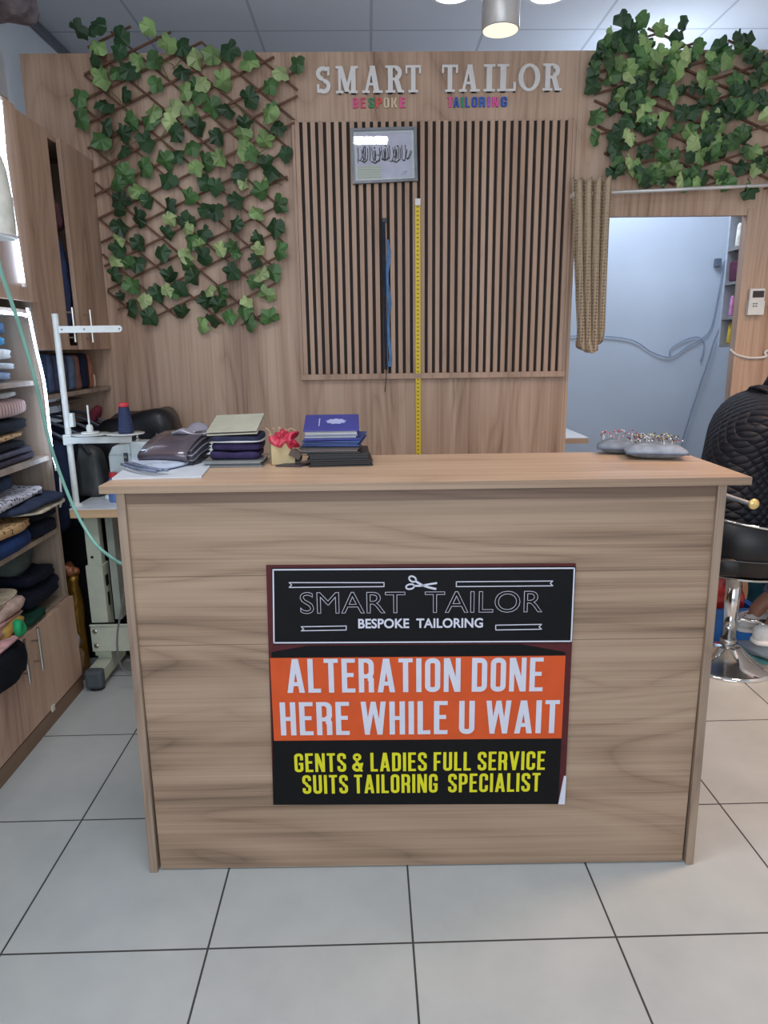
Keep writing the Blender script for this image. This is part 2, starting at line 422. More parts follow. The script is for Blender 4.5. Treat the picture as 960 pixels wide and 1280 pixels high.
def cond(ch):
    """condensed heavy capital: (advance width, convex pieces); height 1"""
    s, W, R = .142, .41, .18
    h = s*.82
    def ring(x0, y0, x1, y1, corners='nsew', open_=None):
        r = R; i = r-s; q = []
        q += arcband(x0+r, y1-r, r, i, 90, 180)+arcband(x1-r, y1-r, r, i, 0, 90)
        q += arcband(x0+r, y0+r, r, i, 180, 270)+arcband(x1-r, y0+r, r, i, 270, 360)
        q += rc(x0+r, y1-s, x1-r, y1)+rc(x0+r, y0, x1-r, y0+s)
        q += rc(x0, y0+r, x0+s, y1-r)+rc(x1-s, y0+r, x1, y1-r)
        return q
    if ch == 'A':
        w = .47; return w, dg(0, 0, w/2-s*.58, 1, s*1.02)+dg(w-s*1.02, 0, w/2-s*.44, 1, s*1.02)+rc(.12, .2, w-.12, .2+h)
    if ch == 'B':
        q = rc(0, 0, s, 1)
        for y0, y1 in ((0, .53), (.45, 1)):
            q += arcband(W-R, y1-R, R, R-s, 0, 90)+arcband(W-R, y0+R, R, R-s, 270, 360)+rc(s, y1-h, W-R, y1)+rc(s, y0, W-R, y0+h)+rc(W-s, y0+R, W, y1-R)
        return W, q
    if ch == 'C':
        r = R; i = r-s
        q = arcband(r, 1-r, r, i, 90, 180)+arcband(W-r, 1-r, r, i, 0, 90)+arcband(r, r, r, i, 180, 270)+arcband(W-r, r, r, i, 270, 360)
        q += rc(r, 1-s, W-r, 1)+rc(r, 0, W-r, s)+rc(0, r, s, 1-r)+rc(W-s, .64, W, 1-r)+rc(W-s, r, W, .36)
        return W, q
    if ch == 'D':
        return W, rc(0, 0, s, 1)+arcband(W-R, 1-R, R, R-s, 0, 90)+arcband(W-R, R, R, R-s, 270, 360)+rc(s, 1-s, W-R, 1)+rc(s, 0, W-R, s)+rc(W-s, R, W, 1-R)
    if ch == 'E': return .36, rc(0, 0, s, 1)+rc(s, 1-h, .36, 1)+rc(s, 0, .36, h)+rc(s, .5-h/2+.02, .32, .5+h/2+.02)
    if ch == 'F': return .35, rc(0, 0, s, 1)+rc(s, 1-h, .35, 1)+rc(s, .48-h/2, .31, .48+h/2)
    if ch == 'G':
        w, q = cond('C'); return W, q+rc(W-s, R, W, .5)+rc(W/2, .5-h, W, .5)
    if ch == 'H': return W, rc(0, 0, s, 1)+rc(W-s, 0, W, 1)+rc(s, .5-h/2, W-s, .5+h/2)
    if ch == 'I': return s, rc(0, 0, s, 1)
    if ch == 'K': return .44, rc(0, 0, s, 1)+dg(s, .42, .27, 1, s)+dg(.28, 0, s-.02, .62, s)
    if ch == 'L': return .34, rc(0, 0, s, 1)+rc(s, 0, .34, h)
    if ch == 'M': return .56, rc(0, 0, s*.95, 1)+rc(.56-s*.95, 0, .56, 1)+dg(.28-s*.4, 0, .02, 1, s*.8)+dg(.28-s*.4, 0, .56-.02-s*.8, 1, s*.8)
    if ch == 'N': return .45, rc(0, 0, s*.92, 1)+rc(.45-s*.92, 0, .45, 1)+dg(.45-s*1.12, 0, .0, 1, s*1.12)
    if ch == 'O': return W, ring(0, 0, W, 1)
    if ch in 'PR':
        y0 = .42
        q = rc(0, 0, s, 1)+arcband(W-R, 1-R, R, R-s, 0, 90)+arcband(W-R, y0+R, R, R-s, 270, 360)+rc(s, 1-h, W-R, 1)+rc(s, y0, W-R, y0+h)+rc(W-s, y0+R, W, 1-R)
        if ch == 'R': q += rc(W-s-.005, 0, W-.005, .42)+rc(W-s-.03, .34, W-.03, .5)
        return W, q
    if ch == 'S':
        r = R; i = r-s
        q = arcband(r, 1-r, r, i, 90, 180)+arcband(W-r, 1-r, r, i, 0, 90)+rc(r, 1-s, W-r, 1)+rc(W-s, .7, W, 1-r)
        q += rc(0, .68, s, 1-r)+dg(W-r-.02, .36, .04, .62, .17)+arcband(r, .68, r, i, 180, 235)
        q += arcband(W-r, .32, r, i, 0, 55)+rc(W-s, r, W, .32)
        q += arcband(r, r, r, i, 180, 270)+arcband(W-r, r, r, i, 270, 360)+rc(r, 0, W-r, s)+rc(0, r, s, .3)
        return W, q
    if ch == 'T': return .38, rc(.19-s/2, 0, .19+s/2, 1)+rc(0, 1-h, .38, 1)
    if ch == 'U':
        r = R; i = r-s
        return W, rc(0, r, s, 1)+rc(W-s, r, W, 1)+arcband(r, r, r, i, 180, 270)+arcband(W-r, r, r, i, 270, 360)+rc(r, 0, W-r, s)
    if ch == 'V': return .46, dg(.23-s*.5, 0, 0, 1, s)+dg(.23-s*.5, 0, .46-s, 1, s)
    if ch == 'W':
        return .66, dg(.165-s*.45, 0, 0, 1, s*.95)+dg(.165-s*.45, 0, .33-s*.45, 1, s*.85)+dg(.495-s*.45, 0, .33-s*.4, 1, s*.85)+dg(.495-s*.45, 0, .66-s*.95, 1, s*.95)
    if ch == '&':
        q = arcband(.2, .78, .2, .07, 0, 360, 18)+arcband(.2, .24, .24, .09, 0, 360, 20)+dg(.34, 0, .06, .7, s*.9)+dg(.3, .22, .36, .46, .13)
        return .5, q
    return .2, []

def word_pieces(txt, gap=.075, space=.2):
    x = 0; out = []
    for ch in txt:
        if ch == ' ': x += space; continue
        w, q = cond(ch)
        out += [[(x+a, b) for a, b in p] for p in q]; x += w+gap
    return x-gap, out

def slab(ch):
    """slab-serif capital, height 1"""
    t, n, sf = .20, .10, .09
    def foot(x, y, wd): return rc(x-wd/2, y, x+wd/2, y+sf)
    if ch == 'S':
        q = arcband(.27, .73, .27, .12, 40, 270, 14)+arcband(.27, .27, .27, .12, -140, 90, 14)
        q = [[(a*1.0, b) for a, b in p] for p in q]
        q += rc(.42, .66, .51, .98)+rc(.03, .02, .12, .34); return .55, q
    if ch == 'M':
        w = .92
        q = rc(.1, 0, .1+n*1.1, 1)+rc(w-.1-t, 0, w-.1, 1)+dg(w/2-.09, .05, .08, 1, t)+dg(w/2-.09, .05, w-.28, 1, n*1.2)
        q += foot(.15, 0, .3)+foot(w-.2, 0, .36)+rc(0, 1-sf, .25, 1)+rc(w-.25, 1-sf, w, 1); return w, q
    if ch == 'A':
        w = .82
        q = dg(.1, 0, w/2-.07, 1, n*1.1)+dg(w-.33, 0, w/2-.1, 1, t)+rc(.2, .28, w-.22, .28+sf)+foot(.15, 0, .3)+foot(w-.2, 0, .38); return w, q
    if ch == 'R':
        w = .72
        q = rc(.1, 0, .1+t, 1)+rc(.0, 1-sf, .42, 1)+foot(.2, 0, .4)+rc(.3, .46, .42, .46+sf)
        q += arcband(.4, .73, .27, .1, -90, 90, 12)+dg(.5, 0, .34, .5, t)+rc(.5, 0, w+.04, sf); return w, q
    if ch == 'T':
        w = .68
        return w, rc(w/2-t/2, 0, w/2+t/2, 1)+rc(0, 1-sf, w, 1)+foot(w/2, 0, .42)+rc(0, .7, .085, 1)+rc(w-.085, .7, w, 1)
    if ch == 'I': return .42, rc(.11, 0, .31, 1)+foot(.21, 0, .42)+rc(0, 1-sf, .42, 1)
    if ch == 'L':
        w = .64; return w, rc(.1, 0, .1+t, 1)+rc(0, 1-sf, .4, 1)+rc(0, 0, w, sf)+rc(w-.09, 0, w, .34)
    if ch == 'O':
        q = []
        for k in range(28):
            a, b = 2*PI*k/28, 2*PI*(k+1)/28
            q.append([(.4+.22*math.cos(a), .5+.40*math.sin(a)), (.4+.4*math.cos(a), .5+.51*math.sin(a)), (.4+.4*math.cos(b), .5+.51*math.sin(b)), (.4+.22*math.cos(b), .5+.40*math.sin(b))])
        return .8, q

def text_mesh(txt, size, offset=0, outline=0, xs=1.0, spacing=1.0, word=1.0):
    """sans-serif line of lettering as a mesh in the x/z plane (y = 0), left aligned"""
    cu = bpy.data.curves.new('t', 'FONT'); cu.body = txt; cu.size = size; cu.space_character = spacing; cu.space_word = word
    cu.offset = offset; cu.resolution_u = 4
    if outline: cu.fill_mode = 'NONE'; cu.bevel_depth = outline; cu.bevel_resolution = 0
    else: cu.extrude = .0004
    o = bpy.data.objects.new('t', cu); COL.objects.link(o)
    dg_ = bpy.context.evaluated_depsgraph_get(); dg_.update()
    me = bpy.data.meshes.new_from_object(o.evaluated_get(dg_), depsgraph=dg_)
    bpy.data.objects.remove(o); bpy.data.curves.remove(cu)
    bm = BM(); bm.from_mesh(me); bpy.data.meshes.remove(me)
    for v in bm.verts: v.co = Vector((v.co.x*xs, -v.co.z, v.co.y))
    return bm

# ================================================================== ROOM
YW = 2.25           # face of the wood partition
XL = -1.75          # left wall
XR = 2.75
ZC = 3.05
bm = BM(); box(bm, XL-.1, XR+.1, -3.6, 3.7, -.05, 0); struct('floor', bm, M['floor'])
bm = BM(); box(bm, XL-.1, XR+.1, -3.6, 3.7, ZC, ZC+.05); struct('ceiling', bm, M['ceiling'])
bm = BM(); box(bm, XL-.1, XL, -3.6, 3.7, 0, ZC); struct('wall_left', bm, M['white_paint'])
bm = BM(); box(bm, XR, XR+.1, -3.6, 3.7, 0, ZC); struct('wall_right', bm, M['white_paint'])
bm = BM(); box(bm, XL, XR, 3.55, 3.65, 0, ZC); struct('wall_rear', bm, M['back_paint'])
bm = BM()
DX0, DX1, DZ = .945, 1.80, 2.027
ZT = 2.755
box(bm, -1.668, DX0, YW, YW+.035, 0, ZT); box(bm, DX1, XR, YW, YW+.035, 0, ZT); box(bm, DX0, DX1, YW, YW+.035, DZ, ZT)
struct('wall_back', bm, M['wall_wood'])
bm = BM(); box(bm, XL, XL+.02, YW+.04, 3.55, ZC-.05, ZC); box(bm, XL, XL+.02, -3.5, YW+.04, ZC-.05, ZC)
struct('trim_1', bm, M['grey_metal'])
bm = BM(); box(bm, DX1-.004, DX1+.03, YW-.006, YW+.05, 0, DZ+.03); struct('trim_2', bm, M['door_wood'])
# shop front behind the camera: sill and head, glazed opening left to the daylight
bm = BM(); box(bm, XL, XR, -3.6, -3.5, 0, .25); box(bm, XL, XR, -3.6, -3.5, 2.85, ZC); struct('wall_front', bm, M['white_paint'])

# ================================================================== COUNTER
cx, cyy, crot = .040, .251, -.0156
ct = thing('reception_counter', 'wood-effect reception counter with horizontal grain in the middle of the shop', 'counter', (cx, cyy, 0), crot)
Lh, Rh = .748, .749
bm = BM(); box(bm, -Lh+.018, Rh-.018, .010, .028, .004, 1.083); obj('front_panel', bm, M['counter_wood'], ct, local=True)
for sgn, a, b in ((-1, -Lh, -Lh+.022), (1, Rh-.022, Rh)):
    bm = BM(); fl = .011*sgn
    v = box(bm, a, b, 0, .40, 0, 1.083)
    for q in v:
        if q.co.z < .5: q.co.x += fl
    obj('side_panel', bm, M['counter_edge'], ct, local=True, bevel=.0015)
bm = BM(); box(bm, -Lh+.022, Rh-.022, .006, .010, 1.052, 1.083); obj('shaded_top_rail', bm, wood('shaded_rail_wood', [(84, 64, 52), (112, 88, 73), (124, 99, 83), (136, 110, 93)], 'X'), ct, local=True)  # thin rail strip; shadow of the top is painted into its dark wood
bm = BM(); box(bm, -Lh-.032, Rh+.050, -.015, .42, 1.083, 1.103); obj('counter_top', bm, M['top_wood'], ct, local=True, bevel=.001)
bm = BM(); box(bm, -Lh-.0325, Rh+.0505, -.0165, -.0152, 1.0832, 1.1022); obj('edge_band', bm, M['counter_wood'], ct, local=True)
bm = BM(); box(bm, -Lh+.022, Rh-.022, .03, .39, .55, .568); obj('inner_shelf', bm, M['counter_wood'], ct, local=True)
ZCT = 1.1035

# ------------------------------------------------------------------ sign on the counter
def cl(px, py, d=0):
    """local counter coordinates of a photograph point on the counter front"""
    p = at(px, py, y=cyy+.012); c, s = math.cos(-crot), math.sin(-crot)
    # intersect the rotated plane
    for _ in range(3):
        p = at(px, py, y=cyy+.010+math.tan(crot)*(p.x-cx))
    q = p-Vector((cx, cyy, 0)); return Vector((q.x*c-q.y*s, 0, q.z))
sg = thing('sign_board', 'black, orange and maroon tailoring sign fixed to the counter front', 'sign', (cx, cyy, 0), crot)
def quad_part(name, corners, y0, y1, mat, parent=sg):
    bm = BM(); prism(bm, [(p.x, p.z) for p in corners], lambda u, v, w: Vector((u, w, v)), y0, y1); return obj(name, bm, mat, parent, local=True)
maroon = plain('sign_maroon', (78, 26, 30), .4, spec=.3)
sblack = plain('sign_black', (9, 8, 11), .45, var=.05, spec=.2)
sorange = plain('sign_orange', (206, 82, 36), .4, var=.03, spec=.3)
swhite = plain('sign_white', (206, 206, 220), .45, var=.02, spec=.3)
syellow = plain('sign_yellow', (214, 208, 34), .45, var=.02, spec=.3)
quad_part('backing_board', [cl(333, 706), cl(719, 704), cl(705, 1003), cl(342, 1004)], .004, .010, maroon)
quad_part('white_edge', [cl(704, 968), cl(707, 968), cl(705, 1003), cl(697, 1003)], .0015, .004, swhite)
hd = quad_part('header_panel', [cl(340, 709), cl(719, 707), cl(714, 802), cl(342, 804)], .0025, .004, sblack)
lp = quad_part('lower_panel', [cl(340, 814), cl(385, 806), cl(650, 804), cl(706, 814), cl(697, 1003), cl(342, 1004)], .0028, .004, sblack)
op = quad_part('orange_band', [cl(338, 821), cl(706, 818), cl(701, 921), cl(343, 924)], .002, .0028, sorange, sg)
def line_part(name, pts, th, y, mat, parent, closed=False):
    bm = BM(); n = len(pts)
    for i in range(n if closed else n-1):
        a, b = pts[i], pts[(i+1) % n]; d = (b-a).normalized(); nn = Vector((-d.z, 0, d.x))*th/2; a = a-d*th/2; b = b+d*th/2
        prism(bm, [((a+nn).x, (a+nn).z), ((b+nn).x, (b+nn).z), ((b-nn).x, (b-nn).z), ((a-nn).x, (a-nn).z)], lambda u, v, w: Vector((u, w, v)), y-.0006, y)
    return obj(name, bm, mat, parent, local=True)
line_part('border', [cl(342, 711), cl(717, 709), cl(713, 800), cl(343, 802)], .0036, .0025, swhite, sg, True)
def swash(pts):  # little ribbon outline with a notched tail
    return line_part('ribbon_outline', [cl(*p) for p in pts], .0022, .0025, swhite, sg, True)
swash([(362, 727), (480, 727), (480, 732), (362, 733), (365, 730)])
swash([(570, 726), (690, 725), (687, 728), (690, 731), (570, 732)])
swash([(377, 782), (433, 781), (433, 786), (377, 787), (380, 785)])
swash([(619, 780), (676, 779), (673, 782), (676, 785), (619, 786)])
# scissors
bm = BM()
def sc_line(pts, th, bm=bm):
    for a, b in zip(pts, pts[1:]):
        a, b = cl(*a), cl(*b); d = (b-a).normalized(); nn = Vector((-d.z, 0, d.x))*th/2
        prism(bm, [((a+nn).x, (a+nn).z), ((b+nn).x, (b+nn).z), ((b-nn).x, (b-nn).z), ((a-nn).x, (a-nn).z)], lambda u, v, w: Vector((u, w, v)), .0016, .0025)
def ell(cx_, cy_, a, b, rot, n=18):
    return [(cx_+a*math.cos(t)*math.cos(rot)-b*math.sin(t)*math.sin(rot), cy_+a*math.cos(t)*math.sin(rot)+b*math.sin(t)*math.cos(rot)) for t in [2*PI*k/n for k in range(n+1)]]
sc_line(ell(515.5, 722.5, 4.6, 3.2, .5), .0042); sc_line(ell(512.5, 732, 5.2, 3.0, -.2), .0042)
sc_line([(519, 725), (527, 730), (536, 733), (545, 735)], .0055); sc_line([(517, 731), (526, 731), (536, 729), (546, 727.5)], .0048)
obj('scissors_emblem', bm, swhite, sg, local=True)

def place_text(name, bm, a, b, top, y, mat, parent=sg):
    """fit lettering between two baseline points (photo pixels) and a cap height point"""
    A, B, T = cl(*a), cl(*b), cl(*top)
    x0 = min(v.co.x for v in bm.verts); x1 = max(v.co.x for v in bm.verts); z0 = min(v.co.z for v in bm.verts); z1 = max(v.co.z for v in bm.verts)
    hgt = T.z-A.z
    for v in bm.verts:
        t = (v.co.x-x0)/(x1-x0)
        v.co = Vector((A.x+(B.x-A.x)*t, y+max(-.0006, min(.0006, v.co.y)), A.z+(B.z-A.z)*t+(v.co.z-z0)/(z1-z0)*hgt))
    return obj(name, bm, mat, parent, local=True)
o_ = place_text('outlined_lettering', text_mesh('SMART  TAILOR', 1, outline=.008), (376, 766), (677, 764), (376, 739), .0022, swhite)
o_ = place_text('small_lettering', text_mesh('BESPOKE  TAILORING', 1, offset=.022), (448, 784), (603, 783), (448, 772), .0018, swhite)
def cond_line(name, txt, a, b, top, mat, y, gap=.095, space=.21):
    wd, q = word_pieces(txt, gap, space); bm = BM()
    for i, p in enumerate(q): prism(bm, p, lambda u, v, w: Vector((u, w, v)), -.0005-.000004*(i % 25), .00045)
    return place_text(name, bm, a, b, top, y, mat)
cond_line('headline_lettering', 'ALTERATION DONE', (360, 864), (677, 862), (360, 822), swhite, .0012)
cond_line('headline_lettering', 'HERE WHILE U WAIT', (352, 917), (697, 914), (352, 876), swhite, .0012)
cond_line('service_lettering', 'GENTS & LADIES FULL SERVICE', (369, 963), (680, 960), (369, 940), syellow, .0022, .10, .22)
cond_line('service_lettering', 'SUITS TAILORING  SPECIALIST', (379, 990), (674, 987), (379, 967), syellow, .0022, .10, .2)

# ================================================================== BACK WALL THINGS
# slatted panel
pl = thing('slatted_wall_panel', 'dark panel of narrow vertical wooden slats on the back wall', 'wall panel', (.25, YW, 1.28))
A0, A1 = at(367, 152, y=YW-.02), at(715, 149, y=YW-.02)
B0, B1 = at(381, 468, y=YW-.02), at(703, 464, y=YW-.02)
sx0, sx1 = (A0.x+B0.x)/2, (A1.x+B1.x)/2; sz0, sz1 = (B0.z+B1.z)/2, (A0.z+A1.z)/2
bm = BM(); box(bm, sx0, sx1, YW-.006, YW, sz0, sz1); obj('backing', bm, M['slat_black'], pl)
NS = 36
pit = (sx1-sx0+.016)/NS
bm = BM()
for i in range(NS):
    x = sx0+i*pit; box(bm, x, x+pit-.0155, YW-.024, YW-.006, sz0+.0, sz1)
obj('slats', bm, M['slat_wood'], pl, bevel=.001)
bm = BM(); box(bm, sx0-.012, sx1+.012, YW-.034, YW, sz0-.028, sz0); obj('bottom_rail', bm, M['slat_wood'], pl, bevel=.0015)
bm = BM(); box(bm, sx0-.014, sx0-.001, YW-.026, YW, sz0, sz1+.004); obj('end_trim', bm, M['slat_wood'], pl)
bm = BM(); box(bm, sx1+.001, sx1+.012, YW-.026, YW, sz0, sz1+.004); obj('end_trim', bm, M['slat_wood'], pl)

# raised letters
LZ0, LZ1 = at(396, 117, y=YW).z, at(396, 83, y=YW).z
def zoomx(v): return 360+v/2.526
lets = [('S', 90, 136), ('M', 152, 222), ('A', 234, 300), ('R', 308, 364), ('T', 371, 420), ('T', 486, 536), ('A', 540, 606), ('I', 617, 653), ('L', 660, 719), ('O', 726, 795), ('R', 803, 860)]
names = ['first letter of the white word SMART', 'second letter of the white word SMART', 'middle letter of the white word SMART', 'fourth letter of the white word SMART', 'last letter of the white word SMART',
         'first letter of the white word TAILOR', 'second letter of the white word TAILOR', 'third letter of the white word TAILOR', 'fourth letter of the white word TAILOR', 'fifth letter of the white word TAILOR', 'last letter of the white word TAILOR']
for (ch, a, b), nm in zip(lets, names):
    pxa, pxb = zoomx(a), zoomx(b); pym = 117-(pxa-396)*.0125
    p0, p1 = at(pxa, pym, y=YW-.02), at(pxb, pym-.3, y=YW-.02); pt = at(pxa, pym-34, y=YW-.02)
    wd, q = slab(ch); bm = BM()
    sc = (p1.x-p0.x)/wd; hz = pt.z-p0.z
    for k_, p in enumerate(q): prism(bm, [(p0.x+u*sc, p0.z+v*hz) for u, v in p], lambda u, v, w: Vector((u, w, v)), YW-.022-.00003*k_, YW)
    tag(obj('raised_letter', bm, M['letter_white'], origin=(p0.x, YW, p0.z)), 'raised slab-serif %s, %s on the back wall' % (ch, nm), 'letter', 'white shop name letters')
small = [('B', 205, 222, (226, 80, 140)), ('E', 229, 246, (214, 70, 110)), ('S', 254, 272, (40, 140, 92)), ('P', 279, 296, (222, 80, 70)), ('O', 302, 320, (214, 196, 170)), ('K', 326, 346, (216, 190, 160)), ('E', 353, 371, (228, 84, 150)),
         ('T', 503, 520, (228, 80, 150)), ('A', 522, 541, (40, 84, 170)), ('I', 546, 554, (40, 140, 110)), ('L', 560, 574, (44, 90, 180)), ('O', 580, 598, (46, 84, 178)), ('R', 603, 622, (50, 96, 186)), ('I', 630, 638, (170, 90, 200)), ('N', 645, 664, (228, 84, 160)), ('G', 672, 692, (44, 92, 184))]
cname = {0: 'pink', 1: 'crimson', 2: 'green', 3: 'coral red', 4: 'cream', 5: 'pale beige', 6: 'bright pink', 7: 'pink', 8: 'dark blue', 9: 'teal green', 10: 'blue', 11: 'blue', 12: 'blue', 13: 'violet', 14: 'bright pink', 15: 'blue'}
seen_s = {}
for i, (ch, a, b, c) in enumerate(small):
    pxa, pxb = zoomx(a), zoomx(b); py = 60+189/2.526-(pxa-440)*.008
    p0, p1, pt = at(pxa, py, y=YW-.01), at(pxb, py, y=YW-.01), at(pxa, py-12.5, y=YW-.01)
    wd, q = cond(ch); bm = BM(); sc = (p1.x-p0.x)/wd; hz = pt.z-p0.z
    for k_, p in enumerate(q): prism(bm, [(p0.x+u*sc, p0.z+v*hz) for u, v in p], lambda u, v, w: Vector((u, w, v)), YW-.010-.00003*k_, YW)
    wd_ = 'BESPOKE' if i < 7 else 'TAILORING'
    pos = ['first', 'second', 'third', 'fourth', 'fifth', 'sixth', 'seventh', 'eighth', 'ninth'][i if i < 7 else i-7]
    tag(obj('small_letter', bm, col(c, .5), origin=(p0.x, YW, p0.z)), 'small %s capital %s, %s letter of the coloured word %s' % (cname[i], ch, pos, wd_), 'letter', 'small coloured letters')

# framed calligraphy
fy = YW-.026
def fp(px, py, y=fy): return at(px, py, y=y)
fc = [fp(438, 162), fp(520, 159.5), fp(522, 227), fp(441, 231)]
fr = thing('picture_frame', 'grey framed calligraphy print hanging over the slatted panel', 'picture frame', (fc[0].x, fy, fc[3].z))
def lerp2(cs, u, v):
    a = cs[0].lerp(cs[1], u); b = cs[3].lerp(cs[2], u); return a.lerp(b, v)
def ring_part(name, u0, v0, u1, v1, iu, iv, y0, y1, mat):
    bm = BM()
    O = [lerp2(fc, u0, v0), lerp2(fc, u1, v0), lerp2(fc, u1, v1), lerp2(fc, u0, v1)]
    I = [lerp2(fc, u0+iu, v0+iv), lerp2(fc, u1-iu, v0+iv), lerp2(fc, u1-iu, v1-iv), lerp2(fc, u0+iu, v1-iv)]
    for k in range(4):
        j = (k+1) % 4; prism(bm, [(p.x, p.z) for p in (O[k], O[j], I[j], I[k])], lambda u, v, w: Vector((u, w, v)), y0, y1)
    return obj(name, bm, mat, fr)
ring_part('frame', 0, 0, 1, 1, .042, .05, fy-.022, fy, M['grey_metal'])
bm = BM(); prism(bm, [(p.x, p.z) for p in (lerp2(fc, .03, .03), lerp2(fc, .97, .03), lerp2(fc, .97, .97), lerp2(fc, .03, .97))], lambda u, v, w: Vector((u, w, v)), fy-.008, fy-.001)
obj('print', bm, col((200, 198, 216), .6), fr)
ring_part('mat_border', .04, .05, .96, .95, .035, .035, fy-.0095, fy-.008, col((216, 220, 222), .6))
bm = BM(); prism(bm, [(p.x, p.z) for p in (lerp2(fc, .085, .68), lerp2(fc, .44, .67), lerp2(fc, .44, .92), lerp2(fc, .085, .93))], lambda u, v, w: Vector((u, w, v)), fy-.009, fy-.008)
obj('caption_label', bm, ribbed('caption_lines', (186, 192, 180), (206, 210, 200), 90, 2), fr)
bm = BM(); random.seed(8)
def fstroke(pts, th):
    P = [lerp2(fc, u, v) for u, v in pts]
    for a, b in zip(P, P[1:]):
        d = (b-a); d.y = 0
        if d.length < 1e-5: continue
        d.normalize(); nn = Vector((-d.z, 0, d.x))*th/2; a2 = a-d*th*.3; b2 = b+d*th*.3
        prism(bm, [((a2+nn).x, (a2+nn).z), ((b2+nn).x, (b2+nn).z), ((b2-nn).x, (b2-nn).z), ((a2-nn).x, (a2-nn).z)], lambda u, v, w: Vector((u, w, v)), fy-.0092, fy-.008)
u = .10
while u < .88:       # upright strokes, bowls and hooks of a calligraphic line
    v0 = .36+random.uniform(-.04, .05); v1 = .57+random.uniform(-.03, .04); k = random.random()
    if k < .45: fstroke([(u, v0), (u+.006, (v0+v1)/2), (u-.004, v1)], .0042)
    elif k < .75: fstroke([(u, v0), (u+.012, v1-.05), (u+.03, v1), (u+.05, v1-.03), (u+.055, v0+.05)], .0035)
    else: fstroke([(u+.05, v0+.04), (u+.03, v1-.06), (u, v1+.02), (u-.03, v1)], .004)
    u += random.uniform(.022, .036)
for q in ((.30, .60, .42), (.46, .56, .57), (.15, .58, .24), (.62, .60, .74)): fstroke([(q[0], q[1]), ((q[0]+q[2])/2, q[1]+.03), (q[2], q[1]-.02)], .006)
for q in ((.2, .33), (.35, .35), (.52, .32), (.7, .33), (.8, .6), (.4, .48)): fstroke([q, (q[0]+.012, q[1]+.01)], .006)
fstroke([(.75, .86), (.79, .82), (.84, .80), (.80, .87)], .0015)
obj('calligraphy', bm, M['black'], fr)
bm = BM(); prism(bm, [(p.x, p.z) for p in (lerp2(fc, .04, .045), lerp2(fc, .96, .045), lerp2(fc, .96, .955), lerp2(fc, .04, .955))], lambda u, v, w: Vector((u, w, v)), fy-.0155, fy-.0135)
obj('glass', bm, M['glass'], fr)

# yellow measuring tape
ty = YW-.034
t0, t1 = at(522, 254, y=ty), at(523, 566, y=ty)
tp = thing('measuring_tape', 'long yellow measuring tape hanging down the slatted panel', 'measuring tape', (t0.x, ty, t0.z))
bm = BM(); zb = .62
pts = [(t0.x-.003, t0.z)]
for s_, e_ in ((-1, 1),):
    v = []
n_ = 24; L, Rr = [], []
for i in range(n_+1):
    t = i/n_; z = t0.z+(zb-t0.z)*t; x = t0.x+(t1.x-t0.x)*(t0.z-z)/(t0.z-t1.z)
    y = ty-.003*math.sin(t*9)-.002
    L.append(bm.verts.new((x-.0125, y, z))); Rr.append(bm.verts.new((x+.0125, y, z)))
for i in range(n_): bm.faces.new((L[i], Rr[i], Rr[i+1], L[i+1]))
obj('tape', bm, M['tape'], tp, solid=.0012)
bm = BM(); box(bm, t0.x-.014, t0.x+.014, ty-.012, ty+.01, t0.z-.012, t0.z+.02); obj('end_clip', bm, M['letter_white'], tp, bevel=.003)

# blue tape with dark cord tucked between slats
b0, b1, b2 = at(481, 276, y=ty), at(484, 462, y=ty), at(481, 490, y=ty)
bt = thing('blue_tape', 'narrow dark and light blue ribbons hanging among the slats', 'ribbon', (b0.x, ty, b0.z))
def ribbon(bm, pts, wid):
    Lr = []
    for p, q in zip(pts, wid): Lr.append((bm.verts.new(p+Vector((-q/2, 0, 0))), bm.verts.new(p+Vector((q/2, 0, 0)))))
    for a, b in zip(Lr, Lr[1:]): bm.faces.new((a[0], a[1], b[1], b[0]))
bm = BM(); ribbon(bm, [b0.lerp(b1, i/12)+Vector((-.006, -.002*math.sin(i), 0)) for i in range(13)], [.016]*13); obj('dark_ribbon', bm, cloth((44, 48, 62)), bt, solid=.0015)
bm = BM(); ribbon(bm, [b0.lerp(b1, .12+.86*i/12)+Vector((.012+.006*math.sin(i*1.3), .003, 0)) for i in range(13)], [.010+.010*abs(math.sin(i*.9)) for i in range(13)]); obj('blue_ribbon', bm, cloth((86, 122, 166)), bt, solid=.0015)
bm = BM(); tube(bm, spline([b1+Vector((-.002, 0, .02)), b1.lerp(b2, .5), b2], 4), .0022, 6); obj('cord', bm, M['black'], bt)
bm = BM(); box(bm, b0.x-.012, b0.x+.010, ty-.006, ty+.012, b0.z-.006, b0.z+.012); obj('pin_clip', bm, M['rubber'], bt)

# ------------------------------------------------------------------ ivy trellises
def leaf(bm, c, size, rot, tilt, mi):
    out = [(0, -.36), (.14, -.48), (.30, -.46), (.43, -.34), (.45, -.10), (.54, .10), (.42, .22), (.25, .40), (.02, .58), (-.22, .42), (-.42, .22), (-.53, .12), (-.45, -.08), (-.45, -.32), (-.32, -.45), (-.15, -.48)]
    R3 = Matrix.Rotation(rot, 3, 'Y') @ Matrix.Rotation(tilt[0], 3, 'X') @ Matrix.Rotation(tilt[1], 3, 'Z')
    cen = bm.verts.new(c+R3 @ Vector((0, -.10*size, 0)))
    vs = []
    for i, (a, b) in enumerate(out):
        q = Vector((a*size*(.86+.2*math.sin(i*1.7+size*900)), (.22*abs(a)+.10*b*b+.05*math.sin(i*2.1+size*700))*size, b*size)); vs.append(bm.verts.new(c+R3 @ q))
    for i in range(len(vs)):
        f = bm.faces.new((cen, vs[i], vs[(i+1) % len(vs)])); f.material_index = mi; f.smooth = False
